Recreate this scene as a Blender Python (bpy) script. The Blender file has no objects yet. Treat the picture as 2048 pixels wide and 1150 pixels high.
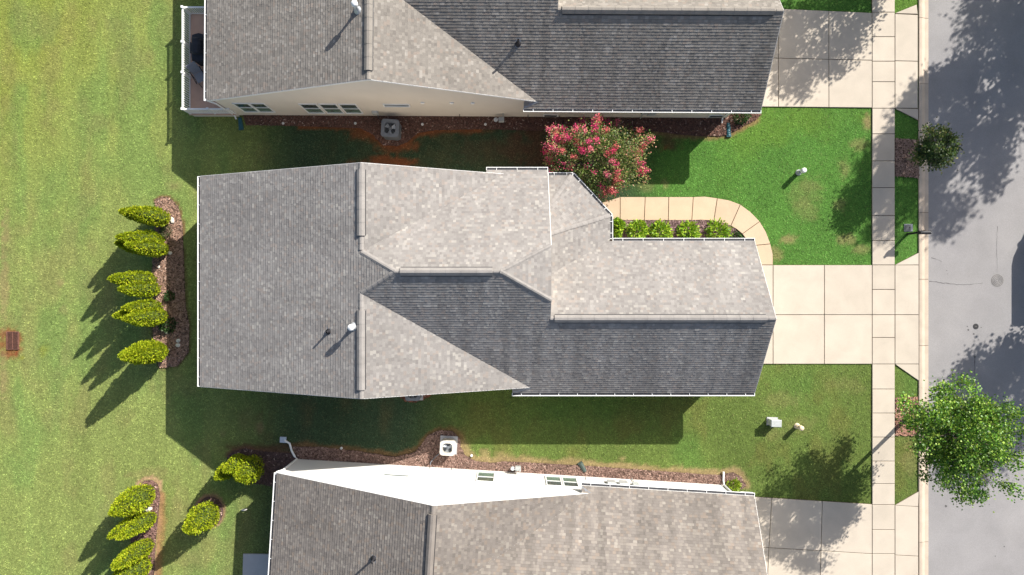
import bpy, math, random
import numpy as np
R = math.radians
random.seed(7); np.random.seed(7)
scene = bpy.context.scene
COL = scene.collection

# ------------------------------------------------------------ camera, sky, sun
FPX, HGT = 1365.33, 38.0                      # focal length in pixels of the survey photo, drone height
cam_d = bpy.data.cameras.new('camera'); cam = bpy.data.objects.new('camera', cam_d); COL.objects.link(cam)
cam.location = (0, 0, HGT); cam.rotation_euler = (0, 0, 0)
cam_d.sensor_width = 36.0; cam_d.lens = 36.0 * FPX / 2048.0; cam_d.clip_end = 3000
scene.camera = cam
SUN_EL, SUN_AZ = R(34.3), R(45.3)
w = bpy.data.worlds.new('World'); scene.world = w; w.use_nodes = True
nt = w.node_tree; nt.nodes.clear()
sky = nt.nodes.new('ShaderNodeTexSky'); sky.sky_type = 'NISHITA'; sky.sun_disc = False
sky.sun_elevation = SUN_EL; sky.sun_rotation = SUN_AZ; sky.air_density = 1.0; sky.dust_density = 2.4; sky.ozone_density = 1.0
bg = nt.nodes.new('ShaderNodeBackground'); bg.inputs['Strength'].default_value = 0.088
out = nt.nodes.new('ShaderNodeOutputWorld')
nt.links.new(sky.outputs[0], bg.inputs[0]); nt.links.new(bg.outputs[0], out.inputs[0])
sd = bpy.data.lights.new('sun', 'SUN'); sd.energy = 5.0; sd.angle = R(0.53); sd.color = (1.0, 0.955, 0.88)
sun = bpy.data.objects.new('sun', sd); COL.objects.link(sun)
sun.rotation_euler = (R(90) - SUN_EL, 0, R(180) - SUN_AZ)
sun.location = (30, 30, 40)
scene.view_settings.view_transform = 'Standard'; scene.view_settings.look = 'None'
scene.view_settings.gamma = 1.0; scene.view_settings.use_curve_mapping = False
scene.view_settings.exposure = 0.85
scene.render.engine = 'CYCLES'
scene.cycles.max_bounces = 6; scene.cycles.diffuse_bounces = 3; scene.cycles.transparent_max_bounces = 4

# ------------------------------------------------------------ helpers
def G(px, py, z=0.0):
    """survey photo reading -> metres on the level z"""
    s = (HGT - z) / FPX
    return ((px - 1024) * s, (575 - py) * s)
def GL(pts, z=0.0): return [G(a, b, z) for a, b in pts]

def material(name, col, rough=0.8, var=0.0, scale=4.0, bump=0.0, bscale=40.0, attr=None, speck=0.0, sscale=90.0,
             metal=0.0, spec=0.3, col2=None, objvar=0.0, trans=0.0, coords='pos'):
    m = bpy.data.materials.new(name); m.use_nodes = True
    n = m.node_tree.nodes; l = m.node_tree.links; n.clear()
    o = n.new('ShaderNodeOutputMaterial'); p = n.new('ShaderNodeBsdfPrincipled')
    p.inputs['Roughness'].default_value = rough; p.inputs['Metallic'].default_value = metal
    p.inputs['Specular IOR Level'].default_value = spec
    geo = n.new('ShaderNodeNewGeometry')
    if attr:
        a = n.new('ShaderNodeAttribute'); a.attribute_name = attr; cur = a.outputs['Color']
        if col != (1, 1, 1):
            mx = n.new('ShaderNodeMix'); mx.data_type = 'RGBA'; mx.blend_type = 'MULTIPLY'; mx.inputs[0].default_value = 1
            l.new(cur, mx.inputs[6]); mx.inputs[7].default_value = (*col, 1); cur = mx.outputs[2]
    else:
        c = n.new('ShaderNodeRGB'); c.outputs[0].default_value = (*col, 1); cur = c.outputs[0]
    def mulnoise(cur, amt, sc, detail, dist=0.0):
        t = n.new('ShaderNodeTexNoise'); t.inputs['Scale'].default_value = sc; t.inputs['Detail'].default_value = detail
        t.inputs['Distortion'].default_value = dist
        l.new(geo.outputs['Position'], t.inputs['Vector'])
        r = n.new('ShaderNodeMapRange'); r.inputs[1].default_value = 0.3; r.inputs[2].default_value = 0.7
        r.inputs[3].default_value = 1 - amt; r.inputs[4].default_value = 1 + amt
        l.new(t.outputs['Fac'], r.inputs[0])
        mx = n.new('ShaderNodeMix'); mx.data_type = 'RGBA'; mx.blend_type = 'MULTIPLY'; mx.inputs[0].default_value = 1
        l.new(cur, mx.inputs[6]); l.new(r.outputs[0], mx.inputs[7]); return mx.outputs[2]
    if col2:
        t = n.new('ShaderNodeTexNoise'); t.inputs['Scale'].default_value = scale * 0.35; t.inputs['Detail'].default_value = 5
        l.new(geo.outputs['Position'], t.inputs['Vector'])
        r = n.new('ShaderNodeMapRange'); r.inputs[1].default_value = 0.42; r.inputs[2].default_value = 0.66
        l.new(t.outputs['Fac'], r.inputs[0])
        mx = n.new('ShaderNodeMix'); mx.data_type = 'RGBA'; l.new(r.outputs[0], mx.inputs[0])
        l.new(cur, mx.inputs[6]); mx.inputs[7].default_value = (*col2, 1); cur = mx.outputs[2]
    if var: cur = mulnoise(cur, var, scale, 5, 0.4)
    if speck: cur = mulnoise(cur, speck, sscale, 2)
    if objvar:
        oi = n.new('ShaderNodeObjectInfo'); r = n.new('ShaderNodeMapRange')
        r.inputs[3].default_value = 1 - objvar; r.inputs[4].default_value = 1 + objvar * 0.6
        l.new(oi.outputs['Random'], r.inputs[0])
        mx = n.new('ShaderNodeMix'); mx.data_type = 'RGBA'; mx.blend_type = 'MULTIPLY'; mx.inputs[0].default_value = 1
        l.new(cur, mx.inputs[6]); l.new(r.outputs[0], mx.inputs[7]); cur = mx.outputs[2]
    l.new(cur, p.inputs['Base Color'])
    if bump:
        t = n.new('ShaderNodeTexNoise'); t.inputs['Scale'].default_value = bscale; t.inputs['Detail'].default_value = 4
        l.new(geo.outputs['Position'], t.inputs['Vector'])
        b = n.new('ShaderNodeBump'); b.inputs['Strength'].default_value = bump; b.inputs['Distance'].default_value = 0.02
        l.new(t.outputs['Fac'], b.inputs['Height']); l.new(b.outputs[0], p.inputs['Normal'])
    if trans:
        tr = n.new('ShaderNodeBsdfTranslucent'); l.new(cur, tr.inputs['Color'])
        ms = n.new('ShaderNodeMixShader'); ms.inputs[0].default_value = trans
        l.new(p.outputs[0], ms.inputs[1]); l.new(tr.outputs[0], ms.inputs[2]); l.new(ms.outputs[0], o.inputs[0])
    else: l.new(p.outputs[0], o.inputs[0])
    return m

M = {}
M['concrete'] = material('concrete', (0.475, 0.415, 0.340), 0.85, 0.07, 0.9, 0.25, 60, speck=0.05, sscale=35, objvar=0.06)
M['walk'] = material('tan_concrete', (0.51, 0.385, 0.265), 0.85, 0.06, 1.2, 0.2, 60, speck=0.05, sscale=35, objvar=0.05)
M['curbcon'] = material('curb_concrete', (0.46, 0.38, 0.30), 0.85, 0.10, 1.5, 0.25, 50, speck=0.06, sscale=30, objvar=0.06)
M['joint'] = material('joint_dirt', (0.10, 0.075, 0.05), 0.95, 0.3, 6)
M['asphalt'] = material('asphalt', (0.275, 0.263, 0.260), 0.9, 0.07, 0.6, 0.5, 90, speck=0.13, sscale=42, col2=(0.25, 0.24, 0.24))
M['crack'] = material('crack_tar', (0.09, 0.085, 0.085), 0.9, 0.2, 8)
M['lawn'] = material('lawn_soil', (1, 1, 1), 0.95, 0.22, 7, 0.6, 30, attr='col', speck=0.22, sscale=22, spec=0.1)
M['grass'] = material('grass_blades', (1, 1, 1), 0.6, attr='col', trans=0.25, spec=0.15)
M['farground'] = material('far_ground', (0.10, 0.13, 0.04), 0.95, 0.3, 0.5)
M['mulch'] = material('mulch', (0.085, 0.053, 0.040), 0.95, 0.35, 9, 0.9, 30, speck=0.35, sscale=30)
M['chips'] = material('mulch_chips', (1, 1, 1), 0.9, attr='col', spec=0.15)
M['shingle'] = material('asphalt_shingle', (1, 1, 1), 0.92, 0.07, 0.45, 0.3, 200, attr='col', speck=0.10, sscale=60, spec=0.15)
M['shingle_main'] = material('cap_shingle_grey', (0.235, 0.215, 0.195), 0.92, 0.10, 2.0, 0.3, 200, speck=0.1, sscale=60, spec=0.15)
M['white'] = material('white_trim', (0.76, 0.76, 0.745), 0.5, 0.03, 1.5)
M['gutterin'] = material('gutter_inside', (0.06, 0.06, 0.065), 0.7, 0.25, 3)
M['greymetal'] = material('grey_flashing', (0.22, 0.23, 0.25), 0.5, 0.15, 4, metal=0.2)
M['siding_cream'] = material('cream_siding', (0.64, 0.585, 0.51), 0.7, 0.04, 0.7, 0.1, 8)
M['siding_white'] = material('white_siding', (0.74, 0.73, 0.70), 0.7, 0.03, 0.7, 0.1, 8)
M['glass'] = material('window_glass', (0.045, 0.075, 0.07), 0.08, 0.2, 1.5, spec=0.6)
M['blind'] = material('lower_sash_glass', (0.10, 0.17, 0.13), 0.15, 0.25, 2.0, spec=0.5)
M['dark'] = material('dark_void', (0.02, 0.02, 0.022), 0.8)
M['galv'] = material('galvanised', (0.62, 0.65, 0.68), 0.35, 0.1, 5, metal=0.5)
M['blackplastic'] = material('black_plastic', (0.02, 0.02, 0.024), 0.45, 0.2, 5)
M['blackcloth'] = material('black_cover', (0.018, 0.02, 0.028), 0.7, 0.25, 6, 0.4, 10)
M['greymesh'] = material('grey_sling', (0.20, 0.21, 0.24), 0.8, 0.15, 20)
M['teal'] = material('teal_plastic', (0.02, 0.085, 0.105), 0.45, 0.15, 5)
M['greenplastic'] = material('dark_green_plastic', (0.05, 0.07, 0.06), 0.5, 0.15, 5)
M['deckfloor'] = material('terracotta_deck', (0.52, 0.34, 0.26), 0.8, 0.12, 1.2, 0.2, 30)
M['acgrey'] = material('condenser_grey', (0.15, 0.165, 0.185), 0.5, 0.08, 5, metal=0.1)
M['acbeige'] = material('condenser_beige', (0.60, 0.57, 0.51), 0.5, 0.06, 5)
M['acdark'] = material('condenser_dark', (0.05, 0.055, 0.06), 0.6, 0.2, 8)
M['acfan'] = material('fan_blade', (0.42, 0.45, 0.48), 0.35, 0.1, 6, metal=0.3)
M['bark'] = material('bark', (0.13, 0.10, 0.075), 0.9, 0.3, 8, 0.7, 20)
M['palebark'] = material('pale_bark', (0.30, 0.25, 0.20), 0.9, 0.2, 8, 0.5, 20)
M['leaf'] = material('leaf', (1, 1, 1), 0.45, attr='col', trans=0.30, spec=0.35)
M['conifer'] = material('conifer_leaf', (1, 1, 1), 0.6, attr='col', trans=0.3, spec=0.2)
M['petal'] = material('petal', (1, 1, 1), 0.6, attr='col', trans=0.25, spec=0.2)
M['core'] = material('inner_twigs', (0.06, 0.085, 0.014), 0.95, 0.3, 8)
M['stone'] = material('pale_stone', (0.62, 0.58, 0.52), 0.85, 0.2, 12, 0.5, 30)
M['iron'] = material('cast_iron', (0.165, 0.155, 0.145), 0.75, 0.2, 12, 0.4, 60, metal=0.1)
M['darkiron'] = material('dark_iron', (0.03, 0.03, 0.032), 0.7, 0.2, 12)
M['rust'] = material('rusty_grate', (0.15, 0.07, 0.05), 0.8, 0.3, 14)
M['pedwhite'] = material('pedestal_white', (0.74, 0.74, 0.72), 0.55, 0.08, 8)
M['pedtan'] = material('pedestal_tan', (0.60, 0.50, 0.36), 0.6, 0.1, 8)
M['pedgrey'] = material('cabinet_grey_green', (0.40, 0.42, 0.41), 0.6, 0.1, 6)
M['carpaint'] = material('van_paint', (0.35, 0.36, 0.38), 0.25, spec=0.5)
M['tyre'] = material('tyre', (0.02, 0.02, 0.02), 0.85)
M['door'] = material('garage_door_white', (0.74, 0.72, 0.68), 0.55, 0.04, 2)
M['wood'] = material('front_door', (0.10, 0.05, 0.03), 0.5, 0.2, 6)
M['patio'] = material('patio_concrete', (0.40, 0.40, 0.41), 0.85, 0.08, 1.5, 0.2, 50)

def setp(o, label=None, cat=None, group=None, kind=None):
    if label: o['label'] = label
    if cat: o['category'] = cat
    if group: o['group'] = group
    if kind: o['kind'] = kind
    return o
def link(name, me, parent=None):
    o = bpy.data.objects.new(name, me); COL.objects.link(o)
    if parent: o.parent = parent
    return o
def empty(name, loc=(0, 0, 0), rz=0.0):
    o = bpy.data.objects.new(name, None); COL.objects.link(o); o.location = loc; o.rotation_euler = (0, 0, rz)
    o.empty_display_size = 0.2
    return o
def wire(name, mesh, mat, parent): # share data between alike pieces
    return link(name, mesh, parent)

class MB:
    def __init__(s): s.v = []; s.f = []; s.c = []
    def add(s, vs, fs, col=None):
        b = len(s.v); s.v += [tuple(map(float, q)) for q in vs]
        for f in fs: s.f.append(tuple(b + i for i in f)); s.c.append(col)
    def box(s, x0, x1, y0, y1, z0, z1, col=None):
        s.add([(x0, y0, z0), (x1, y0, z0), (x1, y1, z0), (x0, y1, z0), (x0, y0, z1), (x1, y0, z1), (x1, y1, z1), (x0, y1, z1)],
              [(0, 3, 2, 1), (4, 5, 6, 7), (0, 1, 5, 4), (1, 2, 6, 5), (2, 3, 7, 6), (3, 0, 4, 7)], col)
    def prism(s, pts, z0, z1, col=None, bev=0.0):
        n = len(pts); a = sum(pts[i][0] * pts[(i + 1) % n][1] - pts[(i + 1) % n][0] * pts[i][1] for i in range(n))
        if a < 0: pts = pts[::-1]
        if bev:
            ins = inset(pts, bev)
            vs = [(x, y, z0) for x, y in pts] + [(x, y, z1 - bev) for x, y in pts] + [(x, y, z1) for x, y in ins]
            fs = [tuple(range(n))[::-1], tuple(range(2 * n, 3 * n))]
            for k in (0, n):
                fs += [(k + i, k + (i + 1) % n, k + n + (i + 1) % n, k + n + i) for i in range(n)]
        else:
            vs = [(x, y, z0) for x, y in pts] + [(x, y, z1) for x, y in pts]
            fs = [tuple(range(n))[::-1], tuple(range(n, 2 * n))] + [(i, (i + 1) % n, n + (i + 1) % n, n + i) for i in range(n)]
        s.add(vs, fs, col)
    def sheet(s, pts, z, col=None):
        n = len(pts); a = sum(pts[i][0] * pts[(i + 1) % n][1] - pts[(i + 1) % n][0] * pts[i][1] for i in range(n))
        if a < 0: pts = pts[::-1]
        s.add([(x, y, z) for x, y in pts], [tuple(range(n))], col)
    def tube(s, path, rads, n=8, col=None, cap=True):
        rings = []
        P = [np.array(p, float) for p in path]
        for i, p in enumerate(P):
            d = P[min(i + 1, len(P) - 1)] - P[max(i - 1, 0)]; d /= (np.linalg.norm(d) + 1e-9)
            a = np.cross(d, (0, 0, 1.0)) if abs(d[2]) < 0.95 else np.cross(d, (1.0, 0, 0))
            a /= np.linalg.norm(a); b = np.cross(d, a)
            r = rads[i] if hasattr(rads, '__len__') else rads
            rings.append([p + r * (math.cos(t) * a + math.sin(t) * b) for t in np.linspace(0, 2 * math.pi, n, endpoint=False)])
        vs = [q for r in rings for q in r]; fs = []
        for i in range(len(P) - 1):
            for j in range(n):
                fs.append((i * n + j, i * n + (j + 1) % n, (i + 1) * n + (j + 1) % n, (i + 1) * n + j))
        if cap: fs += [tuple(range(n))[::-1], tuple((len(P) - 1) * n + j for j in range(n))]
        s.add(vs, fs, col)
    def lathe(s, prof, n=20, c=(0, 0, 0), col=None):
        vs = []; fs = []
        for r, z in prof:
            for j in range(n):
                t = 2 * math.pi * j / n; vs.append((c[0] + r * math.cos(t), c[1] + r * math.sin(t), c[2] + z))
        for i in range(len(prof) - 1):
            for j in range(n): fs.append((i * n + j, i * n + (j + 1) % n, (i + 1) * n + (j + 1) % n, (i + 1) * n + j))
        if prof[0][0] > 1e-4: fs.append(tuple(range(n))[::-1])
        if prof[-1][0] > 1e-4: fs.append(tuple((len(prof) - 1) * n + j for j in range(n)))
        s.add(vs, fs, col)
    def bar(s, a, b, wx, wz, col=None):
        """straight square bar between two points"""
        a = np.array(a, float); b = np.array(b, float); d = b - a; d /= np.linalg.norm(d)
        u = np.cross(d, (0, 0, 1.0)) if abs(d[2]) < 0.95 else np.array((1.0, 0, 0)); u /= np.linalg.norm(u); v = np.cross(u, d)
        vs = [p + sx * u * wx / 2 + sz * v * wz / 2 for p in (a, b) for sx, sz in ((-1, -1), (1, -1), (1, 1), (-1, 1))]
        s.add(vs, [(0, 1, 2, 3), (7, 6, 5, 4), (0, 4, 5, 1), (1, 5, 6, 2), (2, 6, 7, 3), (3, 7, 4, 0)], col)
    def mesh(s, name, mat, smooth=False, my=1):
        me = bpy.data.meshes.new(name)
        v = s.v if my == 1 else [(x, -y, z) for x, y, z in s.v]
        f = s.f if my == 1 else [q[::-1] for q in s.f]
        me.from_pydata(v, [], f); me.materials.append(mat)
        if any(c is not None for c in s.c):
            at = me.color_attributes.new('col', 'FLOAT_COLOR', 'CORNER'); arr = []
            for q, c in zip(s.f, s.c): arr += [c[0], c[1], c[2], 1.0] * len(q)
            at.data.foreach_set('color', arr)
        if smooth: me.polygons.foreach_set('use_smooth', [True] * len(me.polygons))
        me.update(); return me
    def build(s, name, mat, parent=None, smooth=False, my=1):
        return link(name, s.mesh(name, mat, smooth, my), parent)

def inset(pts, d):
    n = len(pts); o = []
    a = sum(pts[i][0] * pts[(i + 1) % n][1] - pts[(i + 1) % n][0] * pts[i][1] for i in range(n))
    sg = 1 if a > 0 else -1
    for i in range(n):
        p0, p1, p2 = pts[i - 1], pts[i], pts[(i + 1) % n]
        def nrm(p, q):
            dx, dy = q[0] - p[0], q[1] - p[1]; L = math.hypot(dx, dy) or 1; return (-dy / L * sg, dx / L * sg)
        n1, n2 = nrm(p0, p1), nrm(p1, p2)
        k = 1 + n1[0] * n2[0] + n1[1] * n2[1]; k = max(k, 0.3)
        o.append((p1[0] + d * (n1[0] + n2[0]) / k, p1[1] + d * (n1[1] + n2[1]) / k))
    return o

def fast_mesh(name, V, k, cols, mat):
    """V (n*k,3): n separate k-gons"""
    n = len(V) // k; me = bpy.data.meshes.new(name)
    me.vertices.add(len(V)); me.vertices.foreach_set('co', np.asarray(V, np.float32).ravel())
    me.loops.add(n * k); me.loops.foreach_set('vertex_index', np.arange(n * k, dtype=np.int32))
    me.polygons.add(n); me.polygons.foreach_set('loop_start', np.arange(0, n * k, k, dtype=np.int32))
    me.polygons.foreach_set('loop_total', np.full(n, k, np.int32))
    at = me.color_attributes.new('col', 'FLOAT_COLOR', 'CORNER')
    c = np.ones((n, k, 4), np.float32); c[:, :, :3] = cols[:, None, :]
    at.data.foreach_set('color', c.ravel()); me.materials.append(mat); me.update(calc_edges=True); return me

_lat = np.random.RandomState(3).rand(256, 256)
def vnoise(x, y, sc):
    x = np.asarray(x, float) / sc + 100; y = np.asarray(y, float) / sc + 100
    i = np.floor(x).astype(int); j = np.floor(y).astype(int); fx = x - i; fy = y - j
    fx = fx * fx * (3 - 2 * fx); fy = fy * fy * (3 - 2 * fy)
    L = lambda a, b: _lat[a % 256, b % 256]
    return (L(i, j) * (1 - fx) + L(i + 1, j) * fx) * (1 - fy) + (L(i, j + 1) * (1 - fx) + L(i + 1, j + 1) * fx) * fy
def fbm(x, y, sc): return (vnoise(x, y, sc) + 0.5 * vnoise(x + 31, y + 7, sc / 2.1) + 0.25 * vnoise(x + 5, y + 71, sc / 4.3)) / 1.75
def sstep(a, b, x):
    t = np.clip((np.asarray(x, float) - a) / (b - a), 0, 1); return t * t * (3 - 2 * t)
def pip(x, y, poly):
    r = np.zeros(np.shape(x), bool); n = len(poly)
    for i in range(n):
        x0, y0 = poly[i]; x1, y1 = poly[(i + 1) % n]
        if y0 == y1: continue
        c = ((y0 > y) != (y1 > y)) & (x < (x1 - x0) * (y - y0) / (y1 - y0) + x0); r ^= c
    return r
def dist_line(x, y, pl):
    d = np.full(np.shape(x), 1e9)
    for (x0, y0), (x1, y1) in zip(pl[:-1], pl[1:]):
        dx, dy = x1 - x0, y1 - y0; t = np.clip(((x - x0) * dx + (y - y0) * dy) / (dx * dx + dy * dy + 1e-9), 0, 1)
        d = np.minimum(d, np.hypot(x - x0 - t * dx, y - y0 - t * dy))
    return d

# ------------------------------------------------------------ ground plan (beds, paving)
BED = {}
BED['hedge'] = GL([(311, 400), (324, 394), (340, 396), (357, 414), (365, 450), (367, 500), (369, 560), (371, 610), (379, 655), (377, 705), (355, 732), (320, 735), (309, 700), (306, 640), (304, 560), (307, 500), (312, 440)])
BED['hedge2'] = GL([(274, 985), (278, 970), (290, 961), (304, 960), (316, 969), (320, 990), (316, 1037), (311, 1087), (307, 1170), (262, 1170), (262, 1060), (266, 1010)])
BED['ring'] = [(G(420, 1022)[0] + 0.74 * math.cos(t), G(420, 1022)[1] + 0.80 * math.sin(t)) for t in np.linspace(0, 2 * math.pi, 22, endpoint=False)]
BED['corner'] = GL([(455, 912), (468, 902), (490, 897), (530, 903), (600, 908), (610, 925), (570, 950), (560, 975), (520, 968), (480, 960), (455, 935)])
BED['north'] = GL([(586, 893), (640, 894), (720, 903), (790, 914), (830, 905), (846, 886), (856, 870), (880, 861), (905, 862), (920, 877), (921, 893), (930, 910), (950, 922), (985, 926), (1010, 923), (1110, 928), (1160, 931), (1290, 940), (1410, 949), (1440, 950), (1466, 944), (1483, 954), (1492, 972), (1470, 985), (1430, 975), (1000, 950), (600, 925)])
BED['south'] = GL([(486, 226), (1500, 226), (1524, 228), (1512, 238), (1488, 252), (1470, 262), (1442, 272), (1400, 272), (1350, 268), (1310, 262), (1200, 258), (1090, 262), (1030, 260), (960, 258), (870, 260), (835, 266), (815, 284), (795, 292), (765, 290), (745, 268), (720, 256), (600, 252), (492, 250)])
BED['path'] = GL([(1215, 441), (1425, 441), (1450, 447), (1470, 458), (1483, 476), (1486, 484), (1215, 484)])
BED['sqn'] = GL([(1790, 277), (1837, 280), (1838, 356), (1790, 352)])
BED['sqs'] = GL([(1790, 795), (1836, 794), (1837, 872), (1790, 870)])
BED['myrtle'] = [(4.5 + 1.5 * math.cos(t) * (1 + 0.1 * math.sin(3 * t)), 6.9 + 1.05 * math.sin(t)) for t in np.linspace(0, 2 * math.pi, 24, endpoint=False)]
BED['ac'] = [(-5.4 + 0.95 * math.cos(t), -5.75 + 0.62 * math.sin(t) * (1 + 0.12 * math.sin(2 * t))) for t in np.linspace(0, 2 * math.pi, 20, endpoint=False)]

SX0, SX1 = G(1743.5, 0)[0], G(1789, 0)[0]      # sidewalk
CX0, CX1 = G(1837, 0)[0], G(1858, 0)[0]        # kerb and gutter strip
FARX = CX1 + 8.0
pavers = {}                                     # parent -> list of slab polygons
def yy(py): return G(0, py)[1]
pavers['drive_main'] = []
for xa, xb in ((1440, 1545.5), (1545.5, 1648), (1648, 1743.5)):
    for ya, yb in ((530, 629.5), (629.5, 728)):
        pavers['drive_main'].append(GL([(xa, ya), (xb, ya), (xb, yb), (xa, yb)]))
for xa, ya, yb in ((1789, 530, 629.5), (1789, 629.5, 728)):
    pavers['drive_main'].append(GL([(1789, ya), (1837, ya), (1837, yb), (1789, yb)]))
pavers['drive_main'] += [GL([(1789, 530), (1837, 505), (1837, 530)]), GL([(1789, 728), (1837, 728), (1837, 762)])]
pavers['drive_north'] = []
def quad(f, xa, xb, a, b): return GL([f(xa, a), f(xb, a), f(xb, b), f(xa, b)])
def fN(x, t):  # t 0 top .5 mid 1 bottom
    top = 18 + (x - 1563) * 8 / 180.0; bot = 214 + (x - 1522) * 2 / 221.0; mid = 116.5 + (x - 1545) * 4.5 / 195.0
    return (x, top + (mid - top) * t * 2 if t <= .5 else mid + (bot - mid) * (t - .5) * 2)
for xa, xb in ((1450, 1556.5), (1556.5, 1657), (1657, 1743.5), (1789, 1835)):
    pavers['drive_north'] += [quad(fN, xa, xb, 0, .5), quad(fN, xa, xb, .5, 1)]
pavers['drive_north'] += [GL([(1789, 27), (1833, 9), (1835, 29)]), GL([(1789, 217), (1836, 217.5), (1836, 241)])]
def fS(x, t):
    top = 993 + (x - 1508) * 15 / 235.0; mid = 1094 + (x - 1530) * 13 / 213.0; bot = top + 204
    sk = -11.0 * t * (1743.5 - x) / 200.0
    return (x + sk, top + (mid - top) * t * 2 if t <= .5 else mid + (bot - mid) * (t - .5) * 2)
for xa, xb in ((1440, 1543), (1543, 1644), (1644, 1743.5)):
    pavers['drive_south'] = pavers.get('drive_south', []) + [quad(fS, xa, xb, 0, .5), quad(fS, xa, xb, .5, 1)]
pavers['drive_south'] += [GL([(1789, 1010), (1836, 1013), (1836, 1112), (1789, 1109.5)]), GL([(1789, 1109.5), (1836, 1112), (1836, 1214), (1789, 1212)]), GL([(1789, 1010), (1837, 982), (1836, 1013)])]
swy = [-110, -70, -22, 25, 74, 123, 164, 217, 268, 322, 375.5, 431, 481, 530, 579, 629.5, 675, 728, 778, 826, 874, 922, 967, 1009, 1059, 1107, 1155, 1205, 1255]
pavers['sidewalk'] = [GL([(1743.5, a), (1789, a), (1789, b), (1743.5, b)]) for a, b in zip(swy[:-1], swy[1:])]
wo = [(1196, 408), (1240, 394), (1290, 394), (1337, 394), (1386, 394), (1434, 396.5), (1480, 409), (1519, 443), (1540.5, 488), (1545.5, 530)]
wi = [(1196, 441), (1240, 441), (1288, 441), (1336, 441), (1383, 441), (1427, 442), (1461, 452), (1484, 468), (1499, 492), (1502, 530)]
pavers['walk'] = []
for i in range(len(wo) - 1):
    o0, o1, i0, i1 = wo[i], wo[i + 1], wi[i], wi[i + 1]
    mo = ((o0[0] + o1[0]) / 2, (o0[1] + o1[1]) / 2); mi = ((i0[0] + i1[0]) / 2, (i0[1] + i1[1]) / 2)
    if i >= 4: # bulge on the bend
        b = 2.2; dx, dy = mo[0] - 1440, mo[1] - 530; L = math.hypot(dx, dy); mo = (mo[0] + b * dx / L, mo[1] + b * dy / L); mi = (mi[0] + b * .5 * dx / L, mi[1] + b * .5 * dy / L)
    pavers['walk'].append(GL([o0, mo, o1, i1, mi, i0]))
PATIO = GL([(487, 1107), (545, 1108), (545, 1180), (485, 1180)])

# ------------------------------------------------------------ lawn colours
FIELD = np.array((0.280, 0.340, 0.100)); FRONT = np.array((0.105, 0.245, 0.044)); LOWER = np.array((0.150, 0.215, 0.050)); SIDE_SHADE = np.array((0.052, 0.088, 0.045))  # the side-yard grass tone is darkened to carry the shade between the houses
TAN = np.array((0.36, 0.27, 0.13)); CLAY = np.array((0.30, 0.10, 0.04)); SOIL = np.array((0.16, 0.085, 0.05)); YEL = np.array((0.30, 0.30, 0.03))
patches = [ # px, py, rx, ry (px), strength, colour
    (1578, 478, 20, 10, .8, TAN), (1612, 385, 34, 34, .22, TAN), (1550, 508, 14, 14, .6, TAN), (1695, 478, 18, 12, .6, TAN), (1722, 497, 14, 8, .5, TAN), (1735, 243, 8, 14, .9, TAN),
    (1610, 420, 24, 22, .25, TAN), (1720, 290, 18, 12, .5, TAN), (1690, 340, 14, 20, .4, TAN), (1680, 410, 14, 14, .4, TAN), (1330, 368, 10, 12, .5, TAN), (1300, 372, 22, 14, .3, TAN), (1625, 370, 22, 16, .2, TAN),
    (770, 323, 62, 11, 1.0, CLAY), (820, 326, 25, 9, .9, CLAY), (725, 270, 30, 16, .8, CLAY), (800, 292, 40, 14, .9, CLAY), (1070, 258, 45, 14, .8, SOIL), (1050, 300, 60, 40, .6, SOIL), (1335, 290, 34, 22, .85, SOIL), (1330, 298, 14, 10, .8, CLAY),
    (860, 265, 30, 8, .7, CLAY), (950, 263, 40, 6, .5, CLAY), (1000, 300, 120, 30, .35, SOIL), (1095, 310, 60, 40, .6, SOIL),
    (520, 858, 9, 14, .8, TAN), (518, 832, 8, 8, .4, SOIL), (445, 868, 6, 6, .4, TAN), (970, 910, 10, 12, .8, TAN), (1002, 905, 14, 12, .8, TAN), (1245, 918, 6, 6, .8, TAN), (1045, 912, 5, 5, .7, TAN),
    (24, 684, 30, 36, 1.25, CLAY), (8, 560, 10, 110, .75, TAN), (6, 760, 12, 60, .7, TAN), (44, 716, 8, 8, .9, YEL), (86, 700, 10, 14, .5, YEL), (12, 470, 10, 40, .5, TAN),
    (122, 565, 12, 8, .6, TAN), (125, 620, 12, 12, .35, TAN), (350, 372, 20, 8, .4, TAN), (1850, 1000, 14, 26, .5, TAN), (1815, 915, 22, 40, .35, TAN),
    (1600, 850, 30, 18, .22, TAN), (1560, 800, 40, 16, .25, TAN), (1680, 770, 40, 16, .2, TAN), (1545, 870, 20, 16, .25, TAN), (355, 1010, 14, 44, .35, TAN), (300, 950, 34, 12, .35, TAN), (385, 1120, 40, 20, .25, TAN),
    (660, 1010, 10, 10, .4, TAN), (500, 895, 60, 7, .8, SOIL), (560, 893, 30, 7, .7, SOIL)]
patches = [(G(a, b)[0], G(a, b)[1], rx / 36.0, ry / 36.0, s, c) for a, b, rx, ry, s, c in patches]
nb = BED['north']
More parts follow.
